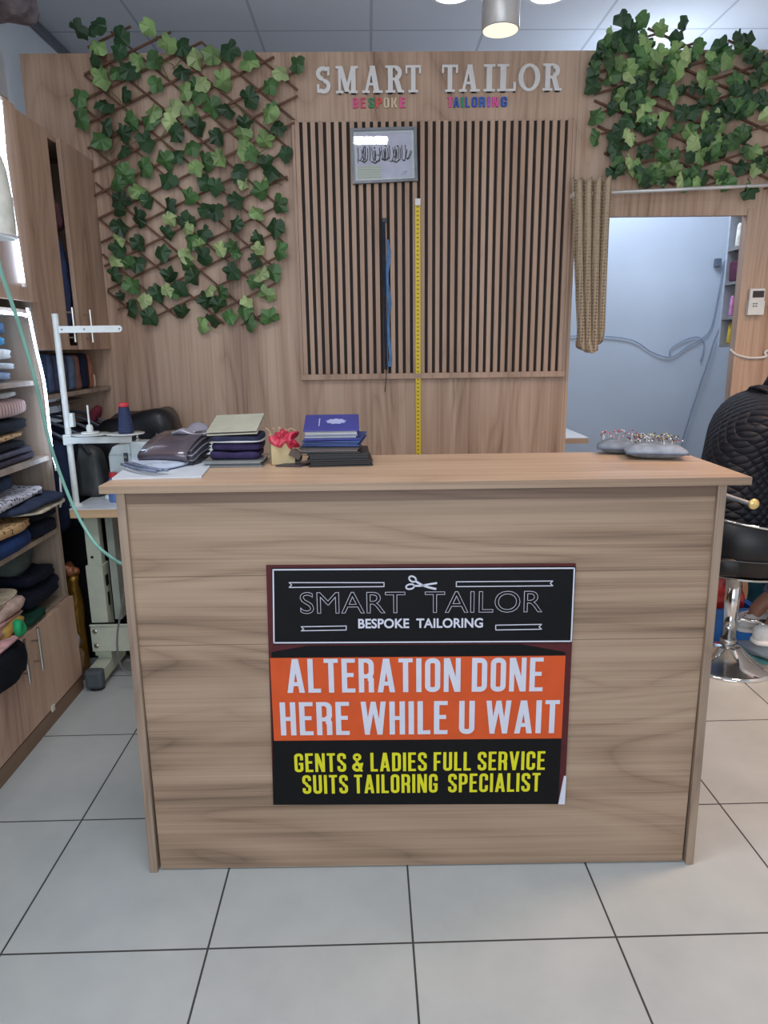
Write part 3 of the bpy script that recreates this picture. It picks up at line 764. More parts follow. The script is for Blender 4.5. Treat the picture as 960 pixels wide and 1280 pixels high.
def pip(p, poly):
    r = False; j = len(poly)-1
    for i in range(len(poly)):
        a, b = poly[i], poly[j]
        if (a[1] > p[1]) != (b[1] > p[1]) and p[0] < (b[0]-a[0])*(p[1]-a[1])/(b[1]-a[1])+a[0]: r = not r
        j = i
    return r
def clip(a, b, poly, n=240):
    ins = [k/n for k in range(n+1) if pip((a[0]+(b[0]-a[0])*k/n, a[1]+(b[1]-a[1])*k/n), poly)]
    if len(ins) < 6: return None
    return [(a[0]+(b[0]-a[0])*t, a[1]+(b[1]-a[1])*t) for t in (ins[0], ins[-1])]
def stick(bm, a, b, wd, y0, y1):
    d = (b-a); d.normalize(); nn = Vector((-d.z, 0, d.x))*wd/2
    prism(bm, [((a+nn).x, (a+nn).z), ((b+nn).x, (b+nn).z), ((b-nn).x, (b-nn).z), ((a-nn).x, (a-nn).z)], lambda u, v, w: Vector((u, w, v)), y0, y1)
def trellis(label, poly, s1, s2, p1, p2, leaves, seed, base):
    random.seed(seed)
    root = thing('ivy_trellis', label, 'trellis', base)
    bm = BM()
    cxp = sum(p[0] for p in poly)/len(poly); cyp = sum(p[1] for p in poly)/len(poly)
    for s, pit_, ya, yb in ((s1, p1, YW-.030, YW-.022), (s2, p2, YW-.020, YW-.012)):
        for k in range(-22, 23):
            yy = cyp+k*pit_
            e = clip((cxp-500, yy-500*s), (cxp+500, yy+500*s), poly)
            if e:
                j = random.uniform(-.05, .05)
                a, b = at(*e[0], y=(ya+yb)/2), at(*e[1], y=(ya+yb)/2)
                if a.x > b.x: a, b = b, a
                if a.x < -1.372 and e[0][1] > 165 and e[1][1] > 120: a = a.lerp(b, (-1.372-a.x)/(b.x-a.x))
                stick(bm, a, b, .0095, ya, yb)
    obj('lattice', bm, M['lattice'], root)
    bm = BM()
    for (x, y, sz, mi) in leaves:
        d = YW-.045-random.uniform(0, .035)
        if at(x, y, y=d).x < -1.312 and y > 172: continue
        leaf(bm, at(x, y, y=d), sz, random.uniform(-1.1, 1.1)+PI, (random.uniform(-.75, .35), random.uniform(-.6, .6)), mi)
    obj('ivy_leaves', bm, [M['leaf_dark'], M['leaf_mid'], M['leaf_light'], M['leaf_pale']], root)
    # thin vine stems trailing over the lattice
    for k in range(9):
        pts = random.sample([l[:2] for l in leaves], 1); x, y = pts[0]; ch = [(x, y)]
        for q in range(5):
            x += random.uniform(-22, 22); y += random.uniform(-6, 26)
            if pip((x, y), poly): ch.append((x, y))
        if len(ch) > 2 and min(at(a, b, y=YW).x for a, b in ch) > -1.36:
            bm = BM(); tube(bm, spline([at(a, b, y=YW-.034) for a, b in ch], 4), .0022, 5); obj('vine_stem', bm, col((96, 104, 52), .7), root)
z6 = [(28,88),(105,72),(195,115),(308,78),(105,157),(188,175),(85,220),(118,280),(182,258),(228,250),(262,215),(330,210),(385,145),(440,155),(495,205),(560,188),(630,172),(28,360),(130,390),(212,348),(335,305),(440,258),(705,220),(605,290),(520,305),(450,335),(505,350),(710,360),(792,312),(835,260),(900,225),(35,445),(135,478),(115,530),(235,455),(325,420),(310,450),(405,400),(395,455),(415,500),(475,430),(500,470),(560,395),(620,410),(580,515),(690,460),(685,505),(790,420),(825,480),(770,530),(205,500),(295,535),(205,570),(110,605),(480,560),(420,595),(375,610),(290,640),(535,615),(590,600),(495,640),(695,570),(855,585),(775,620),(670,655),(20,545),(210,655)]
light6 = {(308,78):2,(105,157):2,(118,280):2,(262,215):2,(385,145):2,(495,205):3,(560,188):2,(835,260):3,(520,305):3,(450,335):2,(325,420):2,(405,400):3,(395,455):3,(475,430):2,(605,290):2,(685,505):2,(695,570):2,(495,640):2,(590,600):2,(790,420):2,(705,220):2,(770,530):2,(235,455):1,(480,560):1}
z7 = [(100,45),(185,65),(215,25),(385,50),(535,60),(575,75),(685,60),(775,45),(800,20),(195,130),(185,165),(265,95),(300,130),(110,145),(470,115),(390,155),(540,170),(575,175),(655,130),(755,90),(830,145),(740,180),(265,200),(190,235),(460,210),(460,240),(390,205),(380,260),(655,225),(815,240),(745,285),(525,265),(480,295),(185,290),(265,300),(185,325),(360,340),(455,350),(590,325),(640,315),(525,355),(745,325),(830,330),(175,370),(260,385),(230,385),(460,390),(390,430),(485,435),(640,415),(735,370),(755,425),(730,455),(805,420),(170,430),(240,470),(170,525),(430,485),(340,500),(380,490),(290,530),(550,490),(600,500),(535,530),(585,545),(440,575),(235,565),(310,595),(780,505),(700,535),(690,570),(630,595),(710,620),(790,595),(560,615),(520,630),(110,255)]
light7 = {(685,60):3,(775,45):3,(460,240):3,(390,205):3,(185,290):3,(455,350):3,(590,325):3,(745,325):3,(175,370):3,(755,425):3,(380,490):3,(290,530):3,(550,490):3,(520,630):2,(700,535):3,(780,505):2,(265,95):2,(710,620):1,(790,595):1,(640,315):1,(740,180):2,(110,145):1}
random.seed(3)
LV = []
for src, lg, oy in ((z6, light6, 10), (z7, light7, 210)):
    for q in src:
        mi = lg.get(q, 0 if random.random() < .7 else 1)
        LV.append((90+q[0]/3.2, oy+q[1]/3.2, random.uniform(.076, .098)*(.85 if mi == 3 and oy == 210 else 1), mi))
        if random.random() < .10: LV.append((90+q[0]/3.2+random.uniform(-9, 9), oy+q[1]/3.2+random.uniform(-7, 9), random.uniform(.05, .08), random.choice((0, 1, 2))))
polyL = [(106, 60), (160, 26), (186, 45), (214, 38), (236, 52), (266, 52), (320, 66), (376, 78), (372, 140), (364, 190), (360, 250), (356, 300), (350, 350), (345, 395), (325, 412), (255, 402), (215, 396), (160, 392), (134, 385), (122, 300), (112, 200), (100, 150)]
trellis('large expanding trellis with sparse ivy leaves left of the slatted panel', polyL, -.49, .84, 31.5, 41, LV, 5, (-.9, YW, 1.55))
polyR = [(752, 48), (770, 22), (790, 40), (815, 34), (850, 40), (880, 54), (912, 50), (945, 60), (1010, 66), (1012, 238), (925, 236), (850, 232), (800, 226), (762, 214), (742, 150), (740, 90)]
RV = []
random.seed(12)
fixed = [(777,22,0),(787,37,0),(804,26,1),(826,36,2),(855,29,0),(846,48,0),(805,47,2),(757,57,1),(746,78,0),(741,108,0),(777,55,1),(786,85,2),(808,66,2),(818,75,2),(845,62,2),(860,70,3),(874,57,1),(900,58,0),(924,47,0),(934,52,0),(890,85,1),(880,98,2),(846,88,2),(822,95,2),(788,95,3),(765,95,1),(777,120,2),(800,115,0),(808,127,2),(845,118,2),(890,110,2),(920,100,1),(950,75,0),(945,100,1),(803,143,3),(830,150,2),(865,140,0),(915,140,0),(940,130,1),(955,125,0),(780,163,3),(812,160,0),(745,146,1),(745,172,1),(770,190,0),(765,215,0),(795,210,2),(808,222,1),(835,205,2),(842,212,2),(805,190,0),(862,165,2),(868,180,3),(900,160,2),(928,165,1),(935,190,1),(905,222,2),(877,224,0),(937,240,0),(897,190,1),(875,197,2),(950,205,0)]
for x, y, mi in fixed: RV.append((x, y, random.uniform(.070, .092), mi))
k = 0
while k < 190:
    x, y = random.uniform(740, 1015), random.uniform(40, 236)
    if pip((x, y), polyR):
        RV.append((x, y, random.uniform(.05, .085), random.choices((0, 1, 2, 3), (7, 5, 2, .6))[0])); k += 1
trellis('dense leafy ivy trellis over the doorway at right', polyR, -.30, .45, 26, 30, RV, 9, (1.4, YW, 2.1))

# ------------------------------------------------------------------ curtain and rod
cy_ = 2.165
r0, r1 = at(716, 243, y=cy_), at(960, 231.5, y=cy_)
zr = r0.z-.0
rod = thing('curtain_rod', 'thin white metal curtain rod above the doorway', 'curtain rod', (r0.x, cy_, r0.z))
bm = BM(); rend = r0+(r1-r0)*1.45
tube(bm, [r0, rend], .0085, 12); obj('pole', bm, col((214, 212, 210), .3, .4), rod, smooth=True)
for p in (r0.lerp(rend, .01), r0.lerp(rend, .985)):
    bm = BM(); box(bm, p.x-.01, p.x+.01, cy_-.005, YW, p.z-.012, p.z+.012); obj('bracket', bm, M['letter_white'], rod)
bm = BM()
U, T = 60, 40
rows = []
ptop0, ptop1 = at(714, 224, y=cy_), at(763, 224, y=cy_)
for j in range(T+1):
    t = j/T
    lx = at(714+(720-714)*t, 224+(440-224)*t, y=cy_).x; rx = at(764+(754-764)*min(1, t*1.1), 224+(436-224)*t, y=cy_).x
    row = []
    for i in range(U+1):
        u_ = i/U
        zt = ptop0.z+.012*math.sin(u_*PI*9)
        zbm = at(735, 441-9*abs(2*u_-1)**3*1.4-(9 if u_ > .55 else 0)*(u_-.55)*2, y=cy_).z
        z = zt+(zbm-zt)*t
        amp = .030*(1-.35*t)
        ph = u_*PI*2*4.2+.5*math.sin(3*t)
        y = cy_-.004+amp*math.sin(ph)-.02*t
        if t > .9: y += .04*((t-.9)/.1)**2*math.cos(u_*7)
        x = lx+(rx-lx)*(u_+.035*math.sin(ph*1.0+1.2))
        row.append(bm.verts.new((x, y, z)))
    rows.append(row)
for j in range(T):
    for i in range(U): bm.faces.new((rows[j][i], rows[j][i+1], rows[j+1][i+1], rows[j+1][i]))
tag(obj('curtain', bm, M['curtain'], smooth=True, solid=.008, origin=(ptop0.x, cy_, 1.4)), 'bunched beige crochet-patterned curtain at the left of the doorway', 'curtain')

# ------------------------------------------------------------------ remote and cable on the wall right of the doorway
q0, q1 = at(934, 361, y=YW), at(948, 393, y=YW)
rm = thing('wall_remote', 'small white remote control in a holder on the wall right of the doorway', 'remote control', (q0.x, YW, q1.z))
xa, xb = q0.x+.006, q1.x+.012
bm = BM(); box(bm, xa, xb, YW-.022, YW-.004, q1.z, q0.z); obj('body', bm, M['letter_white'], rm, bevel=.004)
bm = BM(); box(bm, xa-.006, xb, YW-.03, YW, q1.z-.004, q1.z+.065); obj('holder', bm, M['cream_metal'], rm, bevel=.003)
bm = BM(); box(bm, xa+.014, xb-.006, YW-.0235, YW-.0215, q0.z-.044, q0.z-.012); obj('screen', bm, col((52, 48, 48), .3), rm)
for k in range(4):
    bm = BM(); zz = q1.z+.048-.012*(k//2); xx = xa+.015+.014*(k % 2); box(bm, xx, xx+.009, YW-.0315, YW-.0295, zz, zz+.006); obj('button', bm, M['grey_metal'], rm)
bm = BM(); tube(bm, spline([at(*p, y=YW-.008) for p in ((913, 437), (920, 443), (935, 447), (950, 447), (958, 445), (956, 441), (962, 438), (990, 440))], 6), .006, 8)
tag(obj('wall_cable', bm, M['letter_white'], smooth=True, origin=at(935, 447, y=YW-.008)), 'white cable running along the wall below the remote', 'cable')

# ------------------------------------------------------------------ back room
by = 3.545
bm = BM(); tube(bm, spline([at(*p, y=by-.006) for p in ((690, 420), (750, 420), (790, 425), (815, 440), (838, 446), (860, 432), (878, 422), (890, 405), (903, 340), (906, 325))], 6), .0042, 6)
tag(obj('loose_cable', bm, col((150, 162, 182), .6), smooth=True, origin=at(838, 446, y=by)), 'thin grey cable drooping across the back room wall', 'cable')
bm = BM(); tube(bm, spline([at(*p, y=by-.006) for p in ((838, 446), (838, 436), (855, 425), (872, 421), (880, 430), (876, 452))], 6), .004, 6)
tag(obj('looped_cable', bm, col((150, 162, 182), .6), smooth=True, origin=at(860, 425, y=by)), 'short looped end of grey cable on the back room wall', 'cable')
bm = BM(); tube(bm, spline([at(*p, y=by-.02) for p in ((905, 400), (893, 425), (887, 445), (872, 490), (856, 540), (843, 590), (838, 640))], 6), .0055, 6)
tag(obj('hanging_cable', bm, col((138, 150, 170), .6), smooth=True, origin=at(872, 490, y=by)), 'grey cable hanging down the back room wall from the small shelves', 'cable')
p = at(899, 328, y=by-.03)
bm = BM(); box(bm, p.x-.022, p.x+.018, by-.03, by+.004, p.z-.028, p.z+.028)
tag(obj('socket_box', bm, col((98, 108, 126), .5), bevel=.006, origin=p), 'small grey socket box on the back room wall beside the shelves', 'socket')
# small shelves on the side of the back room
sy0, sy1 = 2.62, 3.02
sxa = at(911, 300, y=sy1).x
bsz0, bsz1 = at(898, 434, y=sy1).z, 2.20
bs = thing('thread_shelves', 'narrow grey shelf unit holding spools inside the back room', 'shelf unit', (sxa+.15, 2.8, bsz0))
greyw = col((128, 124, 124), .6)
bm = BM(); box(bm, sxa, sxa+.30, sy1, sy1+.018, bsz0, bsz1); obj('side_panel', bm, col((176, 184, 196), .6), bs)
bm = BM(); box(bm, sxa+.28, sxa+.30, sy0-.2, sy1, bsz0, bsz1); obj('back_panel', bm, greyw, bs)
bzs = [bsz0, at(903, 400, y=sy1).z, at(908, 357, y=sy1).z, at(912, 315, y=sy1).z, bsz1-.02]
for zz in bzs:
    bm = BM(); box(bm, sxa, sxa+.28, sy0-.2, sy1, zz, zz+.016); obj('shelf', bm, greyw, bs)
def spool(x, y, z, r, h, c, label, name='thread_spool', cat='spool', grp='spools on the back room shelves', mat=None):
    t = thing(name, label, cat, (x, y, z), 0, grp)
    bm = BM(); lathe(bm, [(r, .004), (r*1.02, h*.1), (r*.8, h*.92), (r*.5, h)], (x, y, z), 20); obj('thread', bm, mat or cloth(c), t, smooth=True)
    bm = BM(); lathe(bm, [(r*.85, 0), (r*.85, .006), (r*.4, .006)], (x, y, z), 20); lathe(bm, [(r*.35, h*.9), (r*.35, h*1.03)], (x, y, z), 12); obj('core', bm, M['letter_white'], t)
    return t
sy_b = 2.965
spool(sxa+.036, sy_b, bzs[3]+.017, .021, .135, (214, 212, 204), 'white thread spool on the topmost visible back room shelf')
spool(sxa+.082, sy_b, bzs[3]+.017, .019, .125, (70, 82, 100), 'slate thread spool beside the white one on the top back room shelf')
for k_, (c, lb) in enumerate((((88, 46, 66), 'maroon folded cloth upright on the second back room shelf'), ((44, 46, 92), 'navy folded cloth upright on the second back room shelf'), ((176, 166, 196), 'lilac folded cloth upright on the second back room shelf'))):
    xx = sxa+.026+.036*k_
    bm = BM(); soft(bm, (xx, sy_b-.01, bzs[2]+.017+.06), (.017, .05, .06), .3, .35, amp=.003, freq=14, seed=300+k_, flat=bzs[2]+.017)
    tag(obj('folded_cloth', bm, cloth(c), smooth=True, origin=(xx, sy_b, bzs[2]+.017)), lb, 'cloth', 'cloths on the back room shelves')
spool(sxa+.030, sy_b, bzs[1]+.017, .014, .12, (216, 140, 196), 'pink thread cone on the third back room shelf')
spool(sxa+.066, sy_b, bzs[1]+.017, .020, .13, (206, 200, 196), 'off-white thread cone on the third back room shelf')
spool(sxa+.042, sy_b, bsz0+.017, .024, .125, (206, 176, 70), 'yellow thread cone on the lowest back room shelf')
spool(sxa+.090, sy_b, bsz0+.017, .020, .11, (190, 190, 184), 'pale thread cone beside the yellow one on the lowest back room shelf')
p = at(736, 547, y=2.9)
tb = thing('small_table', 'pale table corner with wood edge inside the doorway', 'table', (p.x-.4, 3.1, 0))
bm = BM(); box(bm, p.x-.8, p.x, 2.9, 3.4, p.z-.006, p.z); obj('table_top', bm, M['letter_white'], tb)
bm = BM(); box(bm, p.x-.8, p.x, 2.9, 3.4, p.z-.036, p.z-.006); obj('edge_band', bm, M['top_wood'], tb)
for xx in (p.x-.78, p.x-.18):
    for yy in (3.0, 3.35):
        bm = BM(); box(bm, xx, xx+.04, yy, yy+.04, 0, p.z-.036); obj('leg', bm, M['sage_metal'], tb)

# ------------------------------------------------------------------ ceiling lights
pc = at(625.5, 38, y=1.72)
pd = thing('pendant_light', 'silver cylinder ceiling spotlight with warm glowing face', 'ceiling light', (pc.x, pc.y, ZC))
rad = .075
bm = BM(); lathe(bm, [(rad-.004, 0), (rad, .004), (rad, .22), (rad-.01, .225), (.0, .225)], (pc.x, pc.y, pc.z), 40); obj('housing', bm, col((206, 202, 200), .35, .4), pd, smooth=True)
bm = BM(); lathe(bm, [(rad-.006, 0), (rad-.006, .004), (0, .004)], (pc.x, pc.y, pc.z-.002), 40); obj('lens', bm, emis('warm_lens', (255, 236, 206), 1.0), pd)
bm = BM(); tube(bm, [(pc.x, pc.y, pc.z+.225), (pc.x, pc.y, ZC-.012)], .012, 12); obj('stem', bm, M['steel'], pd)
bm = BM(); lathe(bm, [(.05, 0), (.05, .012)], (pc.x, pc.y, ZC-.0125), 24); obj('ceiling_plate', bm, M['steel'], pd)
for px, py, lb in ((565, -7, 'recessed round ceiling downlight just left of the silver pendant'), (685, -7, 'recessed round ceiling downlight right of the silver pendant')):
    c = at(px, py, z=ZC-.004)
    dl = thing('ceiling_downlight', lb, 'ceiling light', (c.x, c.y, ZC))
    bm = BM(); lathe(bm, [(.115, 0), (.11, -.006), (.09, -.006)], (c.x, c.y, ZC-.0005), 32); obj('rim', bm, M['letter_white'], dl)
    bm = BM(); lathe(bm, [(.09, 0), (.085, -.0035), (0, -.004)], (c.x, c.y, ZC-.0045), 32); obj('diffuser', bm, emis('cool_diffuser', (226, 240, 255), 6), dl)


# ================================================================== THINGS ON THE COUNTER
def slab_item(bm, c, sx, sy, sz, rz, tilt=0, mi=0):
    m = Matrix.Translation(c) @ Matrix.Rotation(rz, 4, 'Z') @ Matrix.Rotation(tilt, 4, 'Y')
    return box(bm, -sx/2, sx/2, -sy/2, sy/2, 0, sz, m, mi)

def folder(name, label, cat, c, sx, sy, sz, rz, cover, pages, grp=None, emblem=None, tilt=0, n_in=3, thick=.004, lean=0):
    """swatch book or folder: two covers round a block of sheets"""
    t = thing(name, label, cat, c, 0, grp)
    def M4(dz): return Matrix.Translation(c) @ Matrix.Rotation(rz, 4, 'Z') @ Matrix.Rotation(tilt, 4, 'Y') @ Matrix.Translation((0, -sy/2, 0)) @ Matrix.Rotation(lean, 4, 'X') @ Matrix.Translation((0, sy/2, dz))
    bm = BM(); box(bm, -sx/2, sx/2, -sy/2, sy/2, 0, thick, M4(0)); obj('back_cover', bm, cover, t, bevel=.0012)
    bm = BM(); box(bm, -sx/2, sx/2, -sy/2, sy/2, sz-thick, sz, M4(0)); obj('front_cover', bm, cover, t, bevel=.0012)
    bm = BM(); h = (sz-2*thick)/n_in
    random.seed(int(abs(c[0]*977)+sz*9999))
    for i in range(n_in):
        j = random.uniform(-.004, .003)
        box(bm, -sx/2+.005+j, sx/2-.006+j, -sy/2+.006+abs(j), sy/2-.006, thick+i*h+.0003, thick+(i+1)*h-.0003, M4(0), i % len(pages))
    obj('pages', bm, pages, t)
    if emblem:
        bm = BM(); q = [(.026*math.cos(a)*(1+.12*math.sin(9*a)), .020*math.sin(a)*(1+.12*math.sin(9*a))) for a in [2*PI*k/54 for k in range(54)]]
        mm = M4(sz)
        prism(bm, [(u+.012, v+.005) for u, v in q], lambda u, v, w: mm @ Vector((u, v, w)), 0, .0006)
        prism(bm, [(-.036, -.03), (-.033, -.03), (-.033, .03), (-.036, .03)], lambda u, v, w: mm @ Vector((u, v, w)), 0, .0006)
        obj('cover_emblem', bm, emblem, t)
    return t
K = lambda px, py, dz=0: at(px, py, z=ZCT+dz)
# right stack
navyc = col((62, 64, 140), .45); greyp = col((186, 190, 196), .7); blackc = col((34, 32, 36), .35); whitep = col((206, 208, 214), .7)
bxc, byc = -.178, .545
G1 = 'books stacked at the middle of the counter'
z = ZCT
folder('sample_book', 'large black sample book at the bottom of the stack topped by the blue folder', 'book', (bxc+.010, byc, z), .175, .15, .016, .05, blackc, [col((60, 58, 60)), blackc], G1, n_in=2); z += .0165
folder('sample_book', 'black sample book second from the bottom under the blue folder', 'book', (bxc+.005, byc-.006, z), .17, .15, .020, .03, blackc, [col((46, 44, 48)), blackc], G1, n_in=3); z += .0205
folder('sample_book', 'black album with mottled colourful page edges in the stack under the blue folder', 'book', (bxc-.014, byc-.008, z), .165, .14, .016, -.03, blackc, [col((150, 140, 128)), col((112, 84, 104)), col((176, 160, 140))], G1, n_in=3); z += .0165
folder('sample_book', 'blue fabric swatch book turned askew below the blue folder with emblem', 'book', (bxc-.004, byc+.004, z), .16, .13, .014, -.16, col((58, 78, 138), .5), [col((96, 118, 168)), col((40, 48, 80))], G1, n_in=2, lean=.10); z += .0160
folder('sample_book', 'blue folder with a pale round emblem topmost in the counter stack', 'book', (bxc-.012, byc+.006, z), .152, .13, .030, .02, navyc, [greyp, col((140, 150, 170)), whitep, greyp], G1, emblem=col((170, 176, 214), .5), n_in=4, lean=.24)
# left stack of swatch books in plastic
lx, ly = -.458, .565
G2 = 'swatch books stacked left of the paper carton'
z = ZCT
pur = cloth((52, 44, 78)); nav = cloth((44, 48, 70)); clear = col((172, 174, 180), .2, coat=.6)
folder('swatch_book', 'wide grey plastic-sleeved swatch book at the bottom of the stack with the grey-green cover', 'book', (lx-.004, ly-.01, z), .165, .14, .018, 0, col((120, 126, 128), .25, coat=.5), [col((90, 96, 100)), clear], G2, n_in=2); z += .0185
for i, (m_, lb) in enumerate(((pur, 'purple cloth swatch book second from the bottom of the stack with the grey-green cover'), (pur, 'purple cloth swatch book in the middle of the stack with the grey-green cover'))):
    t = thing('swatch_book', lb, 'book', (lx, ly, z), 0, G2)
    bm = BM(); soft(bm, (lx+.004*(i-.5), ly, z+.011), (.070, .062, .011), .35, .3, amp=.004, freq=22, seed=i, flat=z+.0002); obj('cloth_block', bm, m_, t, smooth=True)
    z += .0225
t = thing('swatch_book', 'navy plastic-wrapped swatch book just under the grey-green cover', 'book', (lx, ly, z), 0, G2)
bm = BM(); soft(bm, (lx, ly, z+.011), (.072, .062, .011), .35, .3, amp=.004, freq=22, seed=7, flat=z+.0002); obj('cloth_block', bm, nav, t, smooth=True)
bm = BM(); soft(bm, (lx+.004, ly-.006, z+.004), (.073, .06, .003), .35, .3, amp=.002, freq=22, seed=9); obj('plastic_sleeve', bm, clear, t, smooth=True)
z += .023
folder('swatch_book', 'swatch book with plain grey-green card cover topmost of its stack', 'book', (lx-.002, ly+.008, z), .14, .14, .012, -.03, col((176, 174, 158), .6), [nav, col((110, 112, 120))], G2, n_in=2, tilt=-.03, lean=.24)
# curled glossy brown swatch album
ax, ay = -.632, .575
t = thing('curled_album', 'glossy brown plastic swatch album curling over at the left of the counter', 'book', (ax, ay, ZCT))
AR = Matrix.Translation((ax-.002, ay-.01, ZCT)) @ Matrix.Rotation(-.30, 4, 'Z')
def sweep(bm, x0, x1, prof, fan=0, th=0):
    """sheet whose profile (y, z) curls at the front, swept along its width"""
    P = spline([Vector((0, a, b)) for a, b in prof], 6); rows = []
    for p in P:
        rows.append([bm.verts.new(AR @ Vector((x0+(x1-x0)*k, p.y+fan*k, p.z*(1+.10*k)+.004*math.sin(k*3)))) for k in (0, .25, .5, .75, 1)])
    for a, b in zip(rows, rows[1:]):
        for i in range(4): bm.faces.new((a[i], a[i+1], b[i+1], b[i]))
bm = BM(); sweep(bm, -.078, .076, [(-.058, .014), (-.070, .024), (-.066, .038), (-.03, .058), (.02, .074), (.07, .082)])
obj('cover', bm, col((98, 88, 98), .25, .35, .6), t, smooth=True, solid=.003)
for k, c in enumerate(((96, 92, 104), (58, 56, 66), (150, 150, 160), (70, 68, 80), (120, 118, 128), (48, 46, 56))):
    d = .007+.0085*k
    bm = BM(); sweep(bm, -.070, .079, [(-.05+.004*k, .045-d*.7), (-.02, .058-d), (.02, .070-d), (.07, .078-d*1.0)], -.004*k)
    obj('leaf', bm, col(c, .4), t, smooth=True, solid=.0045)
bm = BM(); box(bm, -.072, .078, -.03, .075, 0, .018, AR); obj('page_block', bm, col((64, 62, 72), .5), t, bevel=.003)
bm = BM(); soft(bm, AR @ Vector((.03, .045, .086)), (.055, .035, .006), .6, .6, amp=.016, freq=26, seed=3); obj('crumpled_sleeve', bm, col((150, 146, 160), .15, .2, .6), t, smooth=True)
# white card and folded cloth at the left end
bm = BM(); pts = [K(140, 600), K(252, 597.5), K(268, 578), K(165, 581)]
prism(bm, [(p.x, p.y) for p in pts], lambda u, v, w: Vector((u, v, w)), ZCT, ZCT+.005)
tag(obj('white_card', bm, col((206, 212, 220), .6), origin=(pts[0].x, pts[0].y, ZCT)), 'flat white card sheet at the left end of the counter', 'card')
c = K(196, 588); t = thing('folded_cloth', 'pale blue-grey folded cloth lying on the white card', 'cloth', (c.x, c.y, ZCT+.005))
pts = [K(154, 580), K(190, 592.5), K(200, 593.5), K(244, 583), K(238, 579), K(205, 577), K(178, 576)]
bm = BM(); ctr = sum((Vector((p.x, p.y)) for p in pts), Vector((0, 0)))/len(pts)
rows = []
for (sc, zz) in ((.9, .0055), (1.0, .009), (1.0, .014), (.95, .018), (.5, .020)):
    rows.append([bm.verts.new((ctr.x+(p.x-ctr.x)*sc, ctr.y+(p.y-ctr.y)*sc, ZCT+zz+.003*noise.noise(Vector((p.x*40, p.y*40, sc))))) for p in pts])
for a, b in zip(rows, rows[1:]):
    for i in range(len(a)): bm.faces.new((a[i], a[(i+1) % len(a)], b[(i+1) % len(a)], b[i]))
bm.faces.new(rows[-1]); bm.faces.new(rows[0][::-1])
obj('cloth', bm, cloth((176, 186, 204)), t, smooth=True, sub=2)
bm = BM(); q = [K(152, 580, .018), K(172, 586, .018), K(195, 589, .018)]
for k in range(3): tube(bm, spline([p+Vector((.012*k, .010*k, .002*math.sin(k*2))) for p in q], 5), [.004]*11, 6)
obj('crumpled_edge', bm, cloth((112, 122, 146)), t, smooth=True)
# paper carton with red wrapper
px_ = K(352, 581)
t = thing('paper_carton', 'torn cream paper carton with crumpled red wrapping between the two book stacks', 'carton', (px_.x, px_.y, ZCT))
bm = BM(); mt = Matrix.Translation((px_.x+.002, px_.y+.02, ZCT)) @ Matrix.Rotation(.25, 4, 'Z')
v = box(bm, -.034, .032, -.022, .024, 0, .062, mt); v[1].co.z += .016; v[3].co.z += .022; v[5].co.z -= .012; obj('carton', bm, plain('carton_cream', (196, 178, 138), .8), t, bevel=.003)
bm = BM(); soft(bm, (px_.x+.012, px_.y+.012, ZCT+.070), (.030, .022, .024), .7, .8, 40, 26, amp=.026, freq=62, seed=4); obj('red_wrapper', bm, col((196, 50, 76), .35, coat=.3), t, smooth=True)
bm = BM(); box(bm, -.002, .030, -.026, -.022, .030, .052, mt @ Matrix.Rotation(.5, 4, 'Y')); obj('printed_label', bm, col((104, 88, 80), .6), t)
for k in range(5):
    bm = BM(); a = K(340+k*5, 578); tube(bm, spline([a+Vector((0, .03, .07)), a+Vector((.004*k-.01, .032, .088+.004*(k % 3))), a+Vector((.012*k-.02, .03, .094-.003*k))], 4), .0025, 5); obj('paper_strip', bm, col((190, 160, 130), .8), t, smooth=True)
bm = BM(); a = K(372, 582)
prism(bm, [(a.x-.06, a.y-.012), (a.x+.01, a.y-.028), (a.x+.035, a.y+.02), (a.x-.03, a.y+.03)], lambda u, v, w: Vector((u, v, w)), ZCT, ZCT+.004)
tag(obj('dark_card', bm, col((64, 60, 66), .5), origin=a), 'dark flat card lying in front of the paper carton', 'card')
bm = BM(); a = K(376, 578); soft(bm, (a.x-.016, a.y+.0, ZCT+.018), (.018, .016, .014), .8, .8, amp=.012, freq=30, seed=8, flat=ZCT+.004)
tag(obj('fabric_scrap', bm, cloth((84, 78, 84)), smooth=True, origin=a), 'small crumpled dark fabric scrap beside the book stack', 'fabric')
